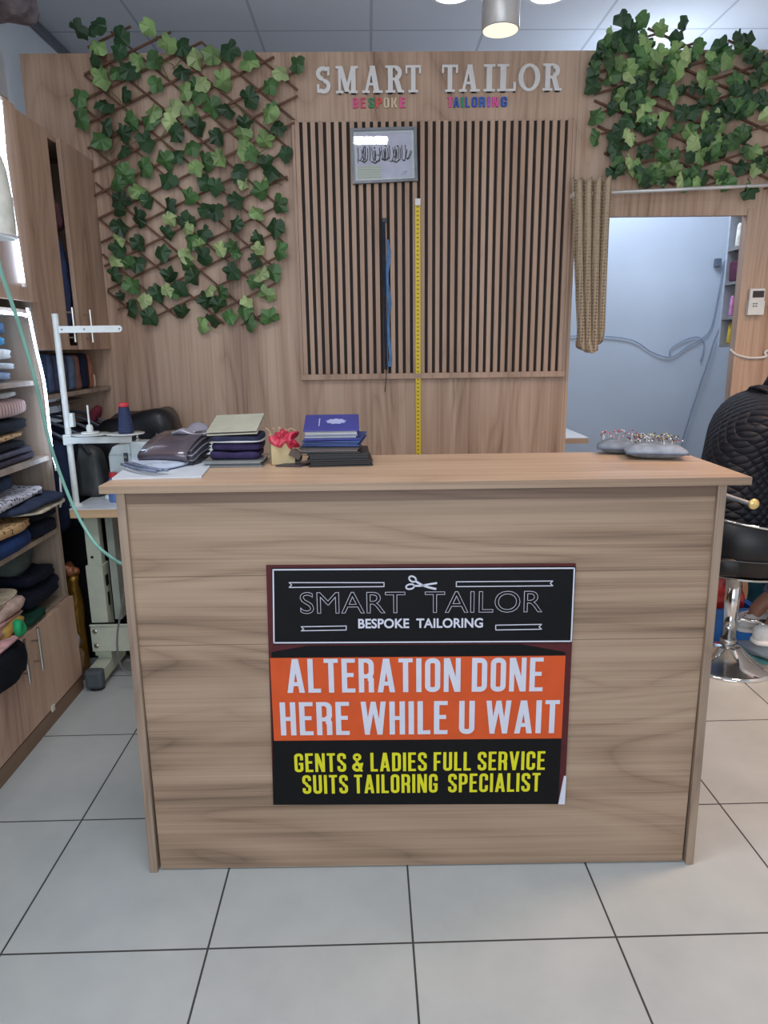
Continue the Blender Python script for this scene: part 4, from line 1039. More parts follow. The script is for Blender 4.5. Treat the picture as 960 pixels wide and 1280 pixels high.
# pincushions
def cushion(c, sx, sy, h, rz, label, npin, colr, seed, pl_):
    t = thing('pincushion', label, 'pincushion', (c.x, c.y, ZCT))
    def fn(p):
        k = 1-.5*max(0, (abs(p.x)/sx)**3*(abs(p.y)/sy)**3)
        q = Vector((p.x, p.y, p.z)); e = max(abs(p.x)/sx, abs(p.y)/sy)
        q.z = p.z*(1-.55*max(0, e)**4); return q
    bm = BM(); soft(bm, (c.x, c.y, ZCT+h*.5), (sx, sy, h*.5), .8, .35, 36, 18, amp=.003, freq=22, seed=seed, rot=RZ(rz), flat=ZCT+.0006, fn=fn)
    obj('cushion', bm, cloth(colr), t, smooth=True)
    bm = BM(); R = RZ(rz)
    tube(bm, [c*1 + R @ Vector(p)+Vector((0, 0, ZCT-c.z+h*.42)) for p in ((-sx*.97, -sy*.97, 0), (sx*.97, -sy*.97, 0), (sx*1.03, sy*.97, 0), (-sx*.97, sy*.97, 0), (-sx*.97, -sy*.97, 0))], .0025, 6); obj('seam', bm, cloth((96, 102, 116)), t)
    random.seed(seed)
    for i in range(npin):
        u_, v_ = random.uniform(-.82, .82), random.uniform(-.35, .85)
        p = Vector((u_*sx, v_*sy, 0)); e = max(abs(u_), abs(v_)); top = h*(.96-.30*e**3)
        q = c + R @ p; L_ = random.uniform(.014, .034)
        a = Vector((q.x, q.y, ZCT+top-.006)); b = a+Vector((random.uniform(-.005, .005), random.uniform(-.005, .005), L_))
        k = random.choice(pl_); nm, m_ = PINS[k]
        if k not in PM:
            bm = BM(); tube(bm, [(0, 0, -.02), (0, 0, 0)], .0006, 5, mi=0)
            bmesh.ops.create_icosphere(bm, subdivisions=1, radius=.0026)
            for f in bm.faces:
                if all(vv.co.length < .0027 for vv in f.verts) and f.calc_center_median().length > .0015 and len(f.verts) == 3: f.material_index = 1
            PM[k] = obj('pin', bm, [M['steel'], m_]); o = PM[k]
        else:
            o = PM[k].copy(); COL.objects.link(o)
        o.location = b; o.rotation_euler = (b-a).to_track_quat('Z', 'Y').to_euler()
        tag(o, '%s-headed dressmaking pin stuck in %s' % (nm, 'the front pincushion' if seed == 21 else 'the rear pincushion'), 'pin', '%s-headed pins in the %s pincushion' % (nm, 'front' if seed == 21 else 'rear'))
PINS = {0: ('white', col((226, 222, 220), .3)), 1: ('crimson', col((180, 40, 66), .3)), 2: ('black', col((40, 36, 44), .3)), 3: ('yellow', col((206, 190, 110), .3)), 4: ('pink', col((220, 130, 150), .3)), 5: ('brown', col((130, 80, 60), .3))}
PM = {}
c = K(776, 566); c2 = Vector((c.x, c.y, ZCT)); cushion(c2, .070, .050, .040, -.30, 'small grey pincushion full of crimson and white pins, behind the larger one', 45, (126, 134, 146), 17, (0, 1, 1, 4, 0))
c = K(818, 572); c2 = Vector((c.x, c.y, ZCT)); cushion(c2, .084, .056, .042, -.24, 'larger grey pincushion bristling with coloured pins near the counter right end', 95, (140, 148, 160), 21, (0, 0, 2, 3, 1, 5, 2))

# ================================================================== LEFT SIDE: SHELVING UNIT
XF = -1.335
su = thing('shelving_unit', 'tall wooden shelving unit with cupboard doors along the left wall', 'shelving unit', (XL+.2, .6, 0))
SY0, SY1 = -.35, 1.385
XB = XL+.004
ZS = [.43, .722, 1.018, 1.312, 1.572]
bm = BM(); box(bm, XB, XF-.02, SY1-.018, SY1, 0, 2.30); obj('side_panel', bm, M['shelf_wood'], su)
bm = BM(); box(bm, XB, XF-.02, SY0, SY0+.018, 0, 2.30); obj('side_panel', bm, M['shelf_wood'], su)
bm = BM(); box(bm, XB, XB+.012, SY0+.018, SY1-.018, .05, 2.28); obj('back_panel', bm, M['shelf_wood'], su)
for zz in ZS:
    bm = BM(); box(bm, XB+.012, XF-.022, SY0+.018, SY1-.018, zz-.018, zz); obj('shelf', bm, M['shelf_wood'], su)
bm = BM(); box(bm, XB+.012, XF-.022, SY0+.018, SY1-.018, 2.282, 2.30); obj('top_board', bm, M['shelf_wood'], su)
bm = BM(); box(bm, XF-.05, XF-.002, SY0, SY1, 0, .062); obj('plinth', bm, M['kick_wood'], su)
dy = .945
edges = [SY1-.002, dy, .505, .07, SY0+.002]
hz_ = [(1.03, 1), (.885, -1)]
for i in range(4):
    a, b = edges[i+1]+.0025, edges[i]-.0015
    bm = BM(); box(bm, XF-.020, XF, a, b, .068, .425); d = obj('door', bm, M['door_wood'], su, bevel=.001)
    hy = (a+.075) if i % 2 == 0 else (b-.06)
    if i == 0: hy = .995
    if i == 1: hy = .892
    z1, z0 = (.44, .275) if i < 2 else (.41, .245)
    bm = BM(); tube(bm, [(XF+.030, hy, z0), (XF+.030, hy, z1)], .0055, 10)
    for zz in (z0+.035, z1-.05): tube(bm, [(XF, hy, zz), (XF+.030, hy, zz)], .004, 8)
    obj('handle', bm, M['steel'], d, smooth=False)
for i in range(2):
    a, b = (.52, SY1-.002) if i == 0 else (SY0+.002, .516)
    bm = BM(); box(bm, XF-.020, XF, a, b, 1.60, 2.28); obj('upper_door', bm, M['door_wood'], su, bevel=.001)
# LED strips
led = emis('led_cool', (196, 222, 255), 17)
def ledstrip(label, pts, r=.005):
    t = thing('led_strip', label, 'light strip', pts[0], 0, None)
    bm = BM(); tube(bm, pts, r, 8); obj('glowing_tube', bm, led, t)
    for e in (pts[0], pts[-1]):
        bm = BM(); e = Vector(e); box(bm, e.x-.006, e.x+.006, e.y-.006, e.y+.006, e.z-.010, e.z+.004); obj('end_cap', bm, M['letter_white'], t)
xl = XF+.006
ledstrip('upper vertical LED light strip on the shelving unit front above the shelves', [at(*p, x=xl+.004) for p in ((0, 122), (6, 195), (18, 277), (30, 355))])
ledstrip('vertical LED light strip running down the front edge of the open shelves', spline([at(*p, x=xl+.004) for p in ((35, 386), (45, 435), (55, 478), (61, 528), (65, 562), (71, 585))], 4))
z_ = ZS[4]-.022
ledstrip('horizontal LED light strip under the top open shelf', [(xl, .45, z_), (xl, .9, z_), (xl, at(34, 383, x=xl).y-.012, z_)])
# pale cover hanging at the upper left
c = at(-10, 244, x=-1.27)
t = thing('plastic_cover', 'pale rounded plastic cover hanging at the upper left edge before the light strip', 'cover', (c.x, c.y, c.z-.14))
bm = BM(); lathe(bm, [(.005, .15), (.055, .135), (.080, .085), (.092, .0), (.094, -.08), (.088, -.125), (.082, -.128), (.084, -.08), (.08, 0), (.0, .02)], c, 36, sx=.55, sy=.9); obj('cover', bm, plain('pale_plastic', (238, 242, 230), .35, coat=.3), t, smooth=True)
bm = BM(); tube(bm, spline([c+Vector((0, 0, .148)), c+Vector((.0, 0, .5)), (c.x, c.y, ZC)], 3), .003, 6); obj('cord', bm, M['letter_white'], t)
bm = BM(); tube(bm, [c+Vector((.0, .085*math.cos(a), -.12)) + Vector((.052*math.sin(a), 0, 0)) for a in [2*PI*k/24 for k in range(25)]], .004, 6); obj('hem', bm, M['letter_white'], t)
# gathered cloth hanging from the ceiling in the corner
bm = BM()
def fsw(p):
    q = Vector(p); q.z += .012*math.sin(p.y*40+p.x*22); q.x += .010*math.sin(p.y*55); return q
soft(bm, (-1.60, 1.66, 2.90), (.145, .43, .135), .5, .5, 48, 20, amp=.012, freq=12, seed=31, fn=fsw)
for v in bm.verts: v.co.z = min(v.co.z, ZC-.001)
tag(obj('hanging_cloth', bm, cloth((134, 124, 130)), smooth=True, origin=(-1.595, 1.6, 3.0)), 'mauve-grey gathered cloth hanging from the ceiling at the top left corner', 'cloth')

# folded clothes
XC = -1.375
def folded(label, y0, y1, z0, h, mat, seed=1, xf=XC, xb=-1.70, layers=2, amp=.010, gro=.0045, dip=0, cat='clothes', grp=None, name='folded_cloth', tilt=0):
    bm = BM(); cx0 = (xf+xb)/2; cy0 = (y0+y1)/2
    def fn(p):
        q = Vector(p); q.z += tilt*p.y
        if dip: q.z -= dip*max(0, (p.x/((xf-xb)/2)))**2
        return q
    soft(bm, (cx0, cy0, z0+h/2), ((xf-xb)/2, (y1-y0)/2, h*.47), .45, .3, 40, 16, amp=min(amp, h*.45), freq=9, seed=seed, flat=None if dip or tilt else z0, layers=layers, fn=fn, gro=gro)
    return tag(obj(name, bm, mat, smooth=True, origin=(cx0, cy0, z0)), label, cat, grp)
GS = 'clothes folded on the left shelves'
def stack(z0, rows):
    z = z0+.001
    for (lb, y0, y1, h, mat, seed, kw) in rows:
        folded(lb, y0, y1, z, h, mat, seed, grp=GS, **kw); z += h*1.0
stack(ZS[3], [
 ('light steel-blue folded garment at the bottom of the pile on the lit upper shelf', .70, 1.255, .045, cloth((150, 172, 204)), 1, {}),
 ('off-white crumpled garment second from the bottom on the lit upper shelf', .70, 1.285, .028, cloth((204, 212, 220)), 2, dict(amp=.014)),
 ('thick white folded garment in the middle of the pile on the lit upper shelf', .70, 1.27, .050, cloth((226, 232, 236)), 3, {}),
 ('bright sky-blue folded cloth near the top of the lit upper shelf pile', .70, 1.255, .038, cloth((74, 146, 190)), 4, dict(amp=.013)),
 ('dark slate-blue rolled garment topmost on the lit upper shelf', .72, 1.24, .056, cloth((66, 90, 118)), 5, {})])
stack(ZS[2], [
 ('purple-grey folded trousers at the very bottom of the middle shelf pile', .68, 1.352, .026, cloth((70, 64, 78)), 6, dict(amp=.006)),
 ('slate-grey folded trousers second from the bottom of the middle shelf pile', .68, 1.345, .024, cloth((84, 84, 98)), 7, dict(amp=.006)),
 ('black folded garment just under the leopard print one', .68, 1.30, .036, cloth((20, 22, 30)), 8, {}),
 ('leopard print folded garment in the middle shelf pile', .68, 1.29, .024, M['leopard'], 9, dict(amp=.012)),
 ('thick black folded garment under the pink ribbed one', .68, 1.33, .052, cloth((26, 30, 40)), 10, {}),
 ('pale pink ribbed knit folded thickly on the middle shelf', .68, 1.335, .076, ribbed('pink_rib', (160, 128, 124), (206, 176, 170), 45, 1), 11, dict(amp=.004, layers=0)),
 ('off-white folded garment topmost on the middle shelf', .68, 1.285, .026, cloth((190, 192, 188)), 12, {})])
stack(ZS[1], [
 ('royal blue folded denim at the bottom of the lower open shelf', .45, 1.14, .075, cloth((38, 62, 112)), 13, dict(layers=3, xf=-1.325)),
 ('leopard fur trimmed garment lying on the blue denim', .45, 1.145, .040, M['leopard'], 14, dict(amp=.018, xf=-1.32))])
stack(ZS[1], [
 ('navy-black stacked trousers at the far end of the lower open shelf', 1.15, 1.345, .062, cloth((24, 28, 44)), 15, dict(layers=4, xf=-1.335)),
 ('black folded jacket on the navy trousers of the lower open shelf', 1.15, 1.35, .052, cloth((20, 24, 32)), 16, dict(layers=2, xf=-1.33)),
 ('cream trousers folded above the black jacket on the lower open shelf', 1.06, 1.36, .018, cloth((216, 206, 184)), 17, dict(amp=.006, xf=-1.285)),
 ('dark navy striped jacket lying over the cream trousers', .98, 1.355, .028, cloth((48, 56, 78)), 18, dict(amp=.014, xf=-1.29, layers=3, gro=.008)),
 ('white and navy patterned scarf heaped on the lower open shelf', .80, 1.30, .036, M['patterned'], 19, dict(amp=.022, xf=-1.34))])
stack(ZS[1]+.127, [
 ('dark blue coat lying across the leopard fur garment', .50, .96, .034, cloth((52, 60, 84)), 20, dict(amp=.012)),
 ('magenta garment peeping out at the left edge of the lower open shelf', .50, .92, .026, cloth((190, 40, 84)), 21, {})])
stack(ZS[1]+.198, [
 ('dark denim jeans bunched under the middle shelf', .84, 1.17, .060, cloth((52, 66, 88)), 22, dict(amp=.02, xb=-1.72, xf=-1.40))])
stack(ZS[0], [
 ('dark green folded garment on the cupboard top at the bottom of the heap', .98, 1.17, .030, cloth((24, 62, 50)), 23, dict(xf=-1.335)),
 ('mustard garment edge hanging over the cupboard top', .82, .975, .040, cloth((172, 140, 74)), 24, dict(xf=-1.325, amp=.014))])
stack(ZS[0]+.034, [
 ('black bunched jumper at the far end of the cupboard top', 1.06, 1.36, .080, cloth((18, 22, 36)), 25, dict(xf=-1.345, amp=.02)),
 ('navy jacket heaped on the black jumper', 1.10, 1.35, .055, cloth((20, 24, 40)), 26, dict(xf=-1.36, amp=.025))])
stack(ZS[0]+.042, [
 ('dusty pink layered garment folded on the cupboard top', .60, 1.04, .042, cloth((176, 138, 130)), 27, dict(xf=-1.335, layers=4, amp=.02, gro=.016)),
 ('pale mauve folded garment in the cupboard top heap', .60, 1.065, .036, cloth((196, 168, 158)), 28, dict(xf=-1.345, layers=3, amp=.018, gro=.014)),
 ('cream ruffled garment topmost of the cupboard top heap', .62, 1.05, .030, cloth((206, 190, 166)), 29, dict(xf=-1.36, layers=2, amp=.024, gro=.012))])
c = at(36, 715, x=-1.50)
bm = BM(); soft(bm, (-1.53, 1.22, ZS[0]+.195), (.10, .10, .055), .6, .6, amp=.02, freq=10, seed=33)
tag(obj('folded_cloth', bm, cloth((78, 88, 84)), smooth=True, origin=(-1.55, 1.2, ZS[0]+.18)), 'grey-green garment at the back of the cupboard top heap', 'clothes', GS)
stack(ZS[0], [
 ('black garment heap filling the back of the cupboard top', .40, 1.12, .19, cloth((16, 18, 24)), 36, dict(xf=-1.53, xb=-1.73, amp=.03))])
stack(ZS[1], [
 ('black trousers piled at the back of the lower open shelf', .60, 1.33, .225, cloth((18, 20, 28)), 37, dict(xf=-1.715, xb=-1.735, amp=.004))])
# garment hanging down over the cupboard doors
def drape(label, y0, y1, ztop, zbot, mat, seed, x0=-1.30, name='draped_garment'):
    bm = BM(); R_, U_ = [], 18
    prof = [(-1.50, ztop-.012), (-1.40, ztop), (x0-.02, ztop-.006), (x0, ztop-.04), (x0+.006, (ztop+zbot)/2), (x0-.004, zbot)]
    P = spline([Vector((a, 0, b)) for a, b in prof], 5)
    for k, p in enumerate(P):
        row = []
        for i in range(U_+1):
            u_ = i/U_; y = y0+(y1-y0)*u_
            n_ = noise.noise(Vector((y*9, k*.12, seed)))
            fall = max(0, (ztop-.03-p.z))
            row.append(bm.verts.new((p.x+.012*math.sin(y*40+seed)*min(1, fall*8)+.01*n_, y, p.z+.012*n_+.03*fall*math.sin(u_*PI))))
        R_.append(row)
    for a, b in zip(R_, R_[1:]):
        for i in range(U_): bm.faces.new((a[i], a[i+1], b[i+1], b[i]))
    return tag(obj(name, bm, mat, smooth=True, solid=.016, origin=(x0, (y0+y1)/2, ztop)), label, 'clothes')
drape('black garment hanging down over the cupboard doors at the left edge', .42, .868, ZS[0]+.022, .335, cloth((16, 18, 28)), 2)
folded('thin pink garment edge at the cupboard top above the black hanging garment', .60, .87, ZS[0]+.030, .012, cloth((206, 160, 160)), 35, xf=-1.296, xb=-1.37, amp=.006)
c = at(24, 784, x=-1.262)
bm = BM(); soft(bm, c, (.016, .030, .028), .8, .7, amp=.012, freq=26, seed=6)
tag(obj('green_cloth', bm, cloth((40, 150, 96)), smooth=True, origin=c), 'small bright green cloth dangling beside the black garment', 'cloth')
c = at(67, 894, x=XF)
bm = BM(); box(bm, XF-.001, XF+.006, c.y-.014, c.y+.010, .058, .082)
tag(obj('paper_scrap', bm, col((206, 200, 188), .8), bevel=.002, origin=c), 'tiny white paper scrap stuck at the foot of the cupboard door', 'paper')

# ================================================================== UPPER CABINET, SHELF AND FABRICS
UX = -1.380
uc = thing('wall_cabinet', 'wood-effect wall cabinet with two tall doors beside the ivy trellis', 'cabinet', (XL+.2, 1.8, 1.424))
UZ0, UZ1 = 1.424, 2.30
bm = BM()
box(bm, XB, UX-.02, SY1+.002, SY1+.020, UZ0, UZ1); box(bm, XB, UX-.02, YW-.02, YW-.002, UZ0, UZ1)
box(bm, XB, UX-.02, SY1+.02, YW-.02, UZ0, UZ0+.018); box(bm, XB, UX-.02, SY1+.02, YW-.02, UZ1-.018, UZ1); box(bm, XB, XB+.012, SY1+.02, YW-.02, UZ0+.018, UZ1-.018)
obj('carcass', bm, M['door_wood'], uc)
for a, b, hy in ((SY1+.003, 1.748, 1.735), (1.875, YW-.004, 2.035-.10)):
    bm = BM(); box(bm, UX-.018, UX, a, b, UZ0, UZ1-.001); d = obj('door', bm, M['door_wood'], uc, bevel=.001)
    bm = BM(); tube(bm, [(UX+.030, hy, 1.455), (UX+.030, hy, 1.60)], .0055, 10)
    for zz in (1.475, 1.58): tube(bm, [(UX, hy, zz), (UX+.030, hy, zz)], .004, 8)
    obj('handle', bm, M['steel'], d)
bm = BM(); soft(bm, (-1.52, 1.83, UZ0+.018+.24), (.11, .13, .24), .5, .5, amp=.02, freq=7, seed=40, flat=UZ0+.0185)
tag(obj('stored_garment', bm, cloth((54, 66, 104)), smooth=True, origin=(-1.52, 1.83, UZ0+.02)), 'dark blue garment glimpsed through the gap between the wall cabinet doors', 'clothes')
bm = BM(); soft(bm, (-1.52, 1.83, UZ0+.018+.24+.31), (.11, .13, .06), .5, .5, amp=.02, freq=7, seed=41)
tag(obj('stored_garment', bm, cloth((92, 60, 70)), smooth=True, origin=(-1.55, 1.83, UZ0+.5)), 'maroon folded garment glimpsed in the cabinet gap', 'clothes')
sz_ = at(139, 482, x=-1.40).z
sh = thing('wall_shelf', 'wooden shelf of fabric bolts below the wall cabinet', 'shelf', (XL+.2, 1.8, sz_))
bm = BM(); box(bm, XB, -1.40, SY1+.003, YW-.003, sz_-.018, sz_); obj('board', bm, M['shelf_wood'], sh)
bm = BM(); box(bm, XB, XB+.012, SY1+.003, YW-.003, sz_, UZ0-.001); obj('back_panel', bm, M['wall_wood'], sh)
bm = BM(); box(bm, -1.60, -1.585, SY1+.003, YW-.003, UZ0-.06, UZ0-.002); obj('rail', bm, M['shelf_wood'], sh)
GB = 'fabric bolts on the shelf below the wall cabinet'
bolts = [(1.42, .075, .17, (50, 70, 108), 'steel-blue'), (1.505, .07, .168, (58, 76, 110), 'dull blue'), (1.585, .06, .165, (70, 84, 112), 'greyish blue'), (1.655, .05, .16, (64, 66, 86), 'charcoal blue'), (1.715, .075, .162, (54, 62, 84), 'dark slate'), (1.80, .06, .155, (84, 96, 118), 'grey-blue'),
         (1.87, .062, .158, (122, 84, 76), 'red-brown'), (1.94, .08, .162, (24, 28, 48), 'black-navy'), (2.03, .045, .165, (150, 96, 74), 'orange-brown')]
for i, (y, wd, h, c, nm) in enumerate(bolts):
    bm = BM(); soft(bm, (-1.50+.004*(i % 2), y+wd/2, sz_+.0005+h/2), (.085, wd/2*.97, h/2), .25, .3, 24, 14, amp=.004, freq=14, seed=50+i, flat=sz_+.0005)
    tag(obj('fabric_bolt', bm, cloth(c), smooth=True, origin=(-1.5, y+wd/2, sz_)), '%s fabric bolt standing upright on the shelf below the wall cabinet' % nm, 'fabric bolt', GB)
c = (-1.46, 2.115, sz_+.0005)
t = thing('white_bottle', 'small cream bottle at the right end of the fabric bolt shelf', 'bottle', c)
bm = BM(); lathe(bm, [(.030, 0), (.034, .01), (.033, .055), (.018, .078), (.012, .10), (.012, .115)], c, 24); obj('bottle', bm, col((222, 206, 186), .4), t, smooth=True)
bm = BM(); lathe(bm, [(.014, .115), (.014, .135), (0, .137)], c, 16); obj('cap', bm, col((200, 130, 90), .4), t)

# hanging garments under the shelf
rl = thing('hanging_rail', 'steel garment rail below the fabric bolt shelf', 'rail', (-1.56, 1.8, sz_-.06))
bm = BM(); tube(bm, [(-1.56, SY1+.004, sz_-.065), (-1.56, YW-.003, sz_-.065)], .010, 12); obj('bar', bm, M['steel'], rl)
bm = BM(); box(bm, -1.575, -1.545, SY1+.30, SY1+.32, sz_-.075, sz_-.018); obj('bracket', bm, M['steel'], rl)
for i, (y, c, nm) in enumerate(((1.55, (28, 36, 58), 'navy'), (1.70, (22, 26, 40), 'blue-black'), (1.85, (26, 30, 50), 'midnight blue'), (1.98, (18, 18, 24), 'black'), (2.10, (30, 30, 40), 'charcoal'))):
    zt = sz_-.135
    t = thing('clothes_hanger', 'pale plastic hanger holding the %s garment under the fabric bolt shelf' % nm, 'hanger', (-1.56, y, zt), 0, 'hangers under the fabric bolt shelf')
    bm = BM(); tube(bm, spline([(-1.76+.02, y, zt-.055), (-1.68, y, zt-.01), (-1.56, y, zt+.02), (-1.44, y, zt-.01), (-1.345, y, zt-.06)], 6), .007, 8); obj('arm', bm, col((92, 98, 112), .4), t, smooth=True)
    bm = BM(); tube(bm, spline([(-1.56, y, zt+.02), (-1.56, y, zt+.05), (-1.574, y, zt+.068), (-1.56, y, zt+.086), (-1.545, y, zt+.074)], 5), .0025, 6); obj('hook', bm, M['steel'], t, smooth=True)
    def fn(p, y=y):
        q = Vector(p); q.z -= .22*abs(p.x)*(1 if p.z > 0 else .2); return q
    bm = BM(); soft(bm, (-1.55, y, zt-.02-.22), (.195, .050, .22), .45, .5, 30, 18, amp=.018, freq=7, seed=60+i, fn=fn)
    tag(obj('hanging_garment', bm, cloth(c), smooth=True, origin=(-1.55, y, zt-.24)), '%s garment on a hanger under the fabric bolt shelf' % nm, 'clothes', 'garments under the fabric bolt shelf')
bm = BM(); c = at(124, 510, y=2.12); soft(bm, (c.x-.02, 2.10, c.z-.03), (.022, .04, .045), .5, .5, amp=.012, freq=14, seed=71, rot=Matrix.Rotation(.5, 3, 'Y'))
tag(obj('red_cloth', bm, cloth((120, 48, 62)), smooth=True, origin=(c.x, 2.10, c.z)), 'dull red cloth tucked among the dark garments by the thread stand', 'cloth')
# black leather-look bag slumped before the wall
bm = BM(); c = at(148, 560, y=2.08)
def fnb(p):
    q = Vector(p)
    if p.z > 0: q.z *= 1+.22*p.x; q.x -= .25*max(0, p.z-.42)*max(0, p.x)*3
    return q
soft(bm, (-1.21, 2.05, .565), (.205, .15, .565), .3, .45, 40, 26, amp=.035, freq=6, seed=80, flat=.0005, fn=fnb)
tag(obj('garment_bag', bm, plain('black_leather', (30, 30, 34), .38, bmp=.3, bscale=20), smooth=True, origin=(-1.21, 2.05, 0)), 'tall black leather-look garment bag slumped against the back wall behind the thread stand', 'bag')

# ================================================================== SEWING TABLE AND MACHINE
TZ = .785; TY0, TY1 = 1.425, 1.90; TX0, TX1 = -1.328, -.15
tb = thing('sewing_table', 'industrial sewing table with pale top between shelving unit and counter', 'table', (-.75, 1.65, 0))
bm = BM(); box(bm, TX0, TX1, TY0, TY1, TZ-.004, TZ); obj('table_top', bm, col((222, 226, 230), .35), tb)
bm = BM(); box(bm, TX0, TX1, TY0, TY1, TZ-.040, TZ-.004); obj('edge_band', bm, wood('table_edge', [(176, 140, 104), (204, 168, 130), (216, 182, 144), (222, 190, 154)], 'X'), tb, bevel=.002)
lxp = at(118, 700, y=1.50).x
for xx in (lxp, TX1-.20):
    bm = BM(); box(bm, xx-.030, xx+.030, 1.50, 1.545, .40, TZ-.04); obj('leg', bm, M['sage_metal'], tb, bevel=.002)
    bm = BM(); box(bm, xx-.036, xx+.036, 1.485, 1.56, .105, .52); l = obj('leg_sleeve', bm, M['sage_metal'], tb, bevel=.002)
    bm = BM(); box(bm, xx+.0365, xx+.038, 1.505, 1.535, .42, .47); box(bm, xx+.0365, xx+.038, 1.51, 1.53, .33, .39); obj('slot', bm, M['black'], l)
    bm = BM(); lathe(bm, [(.006, 0), (.006, .002)], (0, 0, 0), 12)
    for v in bm.verts: v.co = Vector((xx-.008+v.co.x, 1.4995-v.co.z, .555+v.co.y))
    obj('bolt_hole', bm, M['black'], tb)
    bm = BM(); box(bm, xx-.034, xx+.034, 1.375, 1.86, .030, .088); obj('foot_beam', bm, M['sage_metal'], tb, bevel=.004)
    bm = BM(); box(bm, xx-.038, xx+.038, 1.345, 1.395, .012, .096); f = obj('foot_cap', bm, M['rubber'], tb, bevel=.014)
    bm = BM(); lathe(bm, [(.03, 0), (.03, .014)], (xx, 1.385, .0), 16); obj('foot_pad', bm, M['black'], tb)
    bm = BM(); box(bm, xx-.030, xx+.030, 1.500, 1.545, .085, .11); obj('leg_base', bm, M['sage_metal'], tb)
bm = BM(); box(bm, lxp-.036, TX1-.16, 1.462, 1.484, .135, .262); box(bm, lxp-.036, TX1-.16, 1.455, 1.484, .255, .262); cb = obj('crossbar', bm, M['sage_metal'], tb, bevel=.002)
for zz in (.165, .232):
    bm = BM(); lathe(bm, [(.011, 0), (.011, .006), (.006, .008)], (0, 0, 0), 6)
    for v in bm.verts: v.co = Vector((lxp-.015+v.co.x, 1.462-v.co.z, zz+v.co.y))
    obj('bolt', bm, M['steel'], cb)
bm = BM(); box(bm, lxp+.055, lxp+.085, 1.52, 1.60, .262, TZ-.04); obj('cable_channel', bm, col((150, 156, 146), .5), tb)

# sewing machine
my = 1.68
mx0 = at(140, 560, y=my).x; mz1 = at(160, 551, y=my).z
sm = thing('sewing_machine', 'white industrial sewing machine behind the left end of the counter', 'sewing machine', (mx0+.2, my, TZ))
wm = col((226, 236, 238), .35, coat=.3); TZ1 = TZ+.0005
bm = BM(); box(bm, mx0-.02, mx0+.48, my-.09, my+.10, TZ1, TZ1+.022); obj('bed_plate', bm, wm, sm, bevel=.006)
bm = BM(); box(bm, mx0, mx0+.095, my-.055, my+.055, TZ1+.075, mz1-.055); 
prism(bm, [(mx0, mz1-.055), (mx0+.02, mz1-.02), (mx0+.035, mz1-.012), (mx0+.095, mz1-.006), (mx0+.095, mz1-.055)], lambda u, v, w: Vector((u, w, v)), my-.055, my+.055)
obj('needle_head', bm, wm, sm, bevel=.005)
bm = BM(); box(bm, mx0+.095, mx0+.40, my-.05, my+.05, mz1-.085, mz1); obj('arm', bm, wm, sm, bevel=.008)
bm = BM(); box(bm, mx0+.36, mx0+.46, my-.06, my+.07, TZ1+.022, mz1+.01); obj('pillar', bm, wm, sm, bevel=.01)
bm = BM(); lathe(bm, [(.0, 0), (.075, .0), (.085, .012), (.085, .03), (.0, .035)], (0, 0, 0), 28)
for v in bm.verts: v.co = Vector((mx0+.461+v.co.z, my+v.co.x, mz1-.05+v.co.y))
obj('handwheel', bm, M['rubber'], sm, smooth=False)
bm = BM(); box(bm, mx0+.068, mx0+.086, my-.062, my-.055, mz1-.115, mz1-.045); tp_ = obj('tension_plate', bm, M['rubber'], sm, bevel=.002)
for zz in (mz1-.062, mz1-.085, mz1-.104):
    bm = BM(); lathe(bm, [(.0065, 0), (.0065, .006), (.003, .012)], (0, 0, 0), 12)
    for v in bm.verts: v.co = Vector((mx0+.077+v.co.x, my-.062-v.co.z, zz+v.co.y))
    obj('tension_disc', bm, M['steel'], tp_)
bm = BM(); tube(bm, [(mx0+.045, my, TZ1+.024), (mx0+.045, my, TZ1+.08)], .004, 8); box(bm, mx0+.035, mx0+.055, my-.02, my+.01, TZ1+.023, TZ1+.028); obj('needle_bar', bm, M['steel'], sm)
bm = BM(); lathe(bm, [(.014, 0), (.012, .008), (.005, .010), (.004, .03), (.007, .034), (0, .038)], (mx0+.115, my, mz1), 14); obj('thread_guide', bm, M['steel'], sm, smooth=True)
bm = BM(); lathe(bm, [(.012, 0), (.010, .008), (.004, .03), (0, .034)], (mx0+.20, my, mz1), 14); obj('thread_guide', bm, M['rubber'], sm, smooth=True)

# thread stand
sy_ = 1.49
p0, p1 = at(94, 630, y=sy_), at(70, 392, y=sy_)
sxp = (p0.x+p1.x)/2
st = thing('thread_stand', 'tall cream metal thread stand clamped on the sewing table', 'thread stand', (sxp, sy_, TZ))
bm = BM(); tube(bm, [(sxp, sy_, TZ+.0005), (sxp, sy_, p1.z)], .0125, 16); obj('pole', bm, M['cream_metal'], st, smooth=False)
bm = BM(); lathe(bm, [(.026, 0), (.026, .006), (.014, .010)], (sxp, sy_, TZ+.0005), 20); obj('base_flange', bm, M['cream_metal'], st)
a, b = at(74, 409, y=sy_-.014), at(153, 411, y=sy_-.014)
bm = BM(); box(bm, a.x, b.x-.012, sy_-.024, sy_-.013, b.z-.013, b.z+.013); 
cyl = [(b.x-.012+.013*math.cos(q), b.z+.013*math.sin(q)) for q in [PI*k/20-PI/2 for k in range(21)]]
prism(bm, cyl, lambda u, v, w: Vector((u, w, v)), sy_-.024, sy_-.013); ar = obj('upper_arm', bm, M['cream_metal'], st)
for px in (77, 105, 149):
    q = at(px, 410, y=sy_-.024); bm = BM(); lathe(bm, [(.0035, 0), (.0035, .0012)], (0, 0, 0), 10)
    for v in bm.verts: v.co = Vector((q.x+v.co.x, sy_-.024-v.co.z, b.z+v.co.y))
    obj('rivet', bm, M['grey_metal'], ar)
a, b = at(80, 546, y=sy_-.014), at(165, 549, y=sy_-.014)
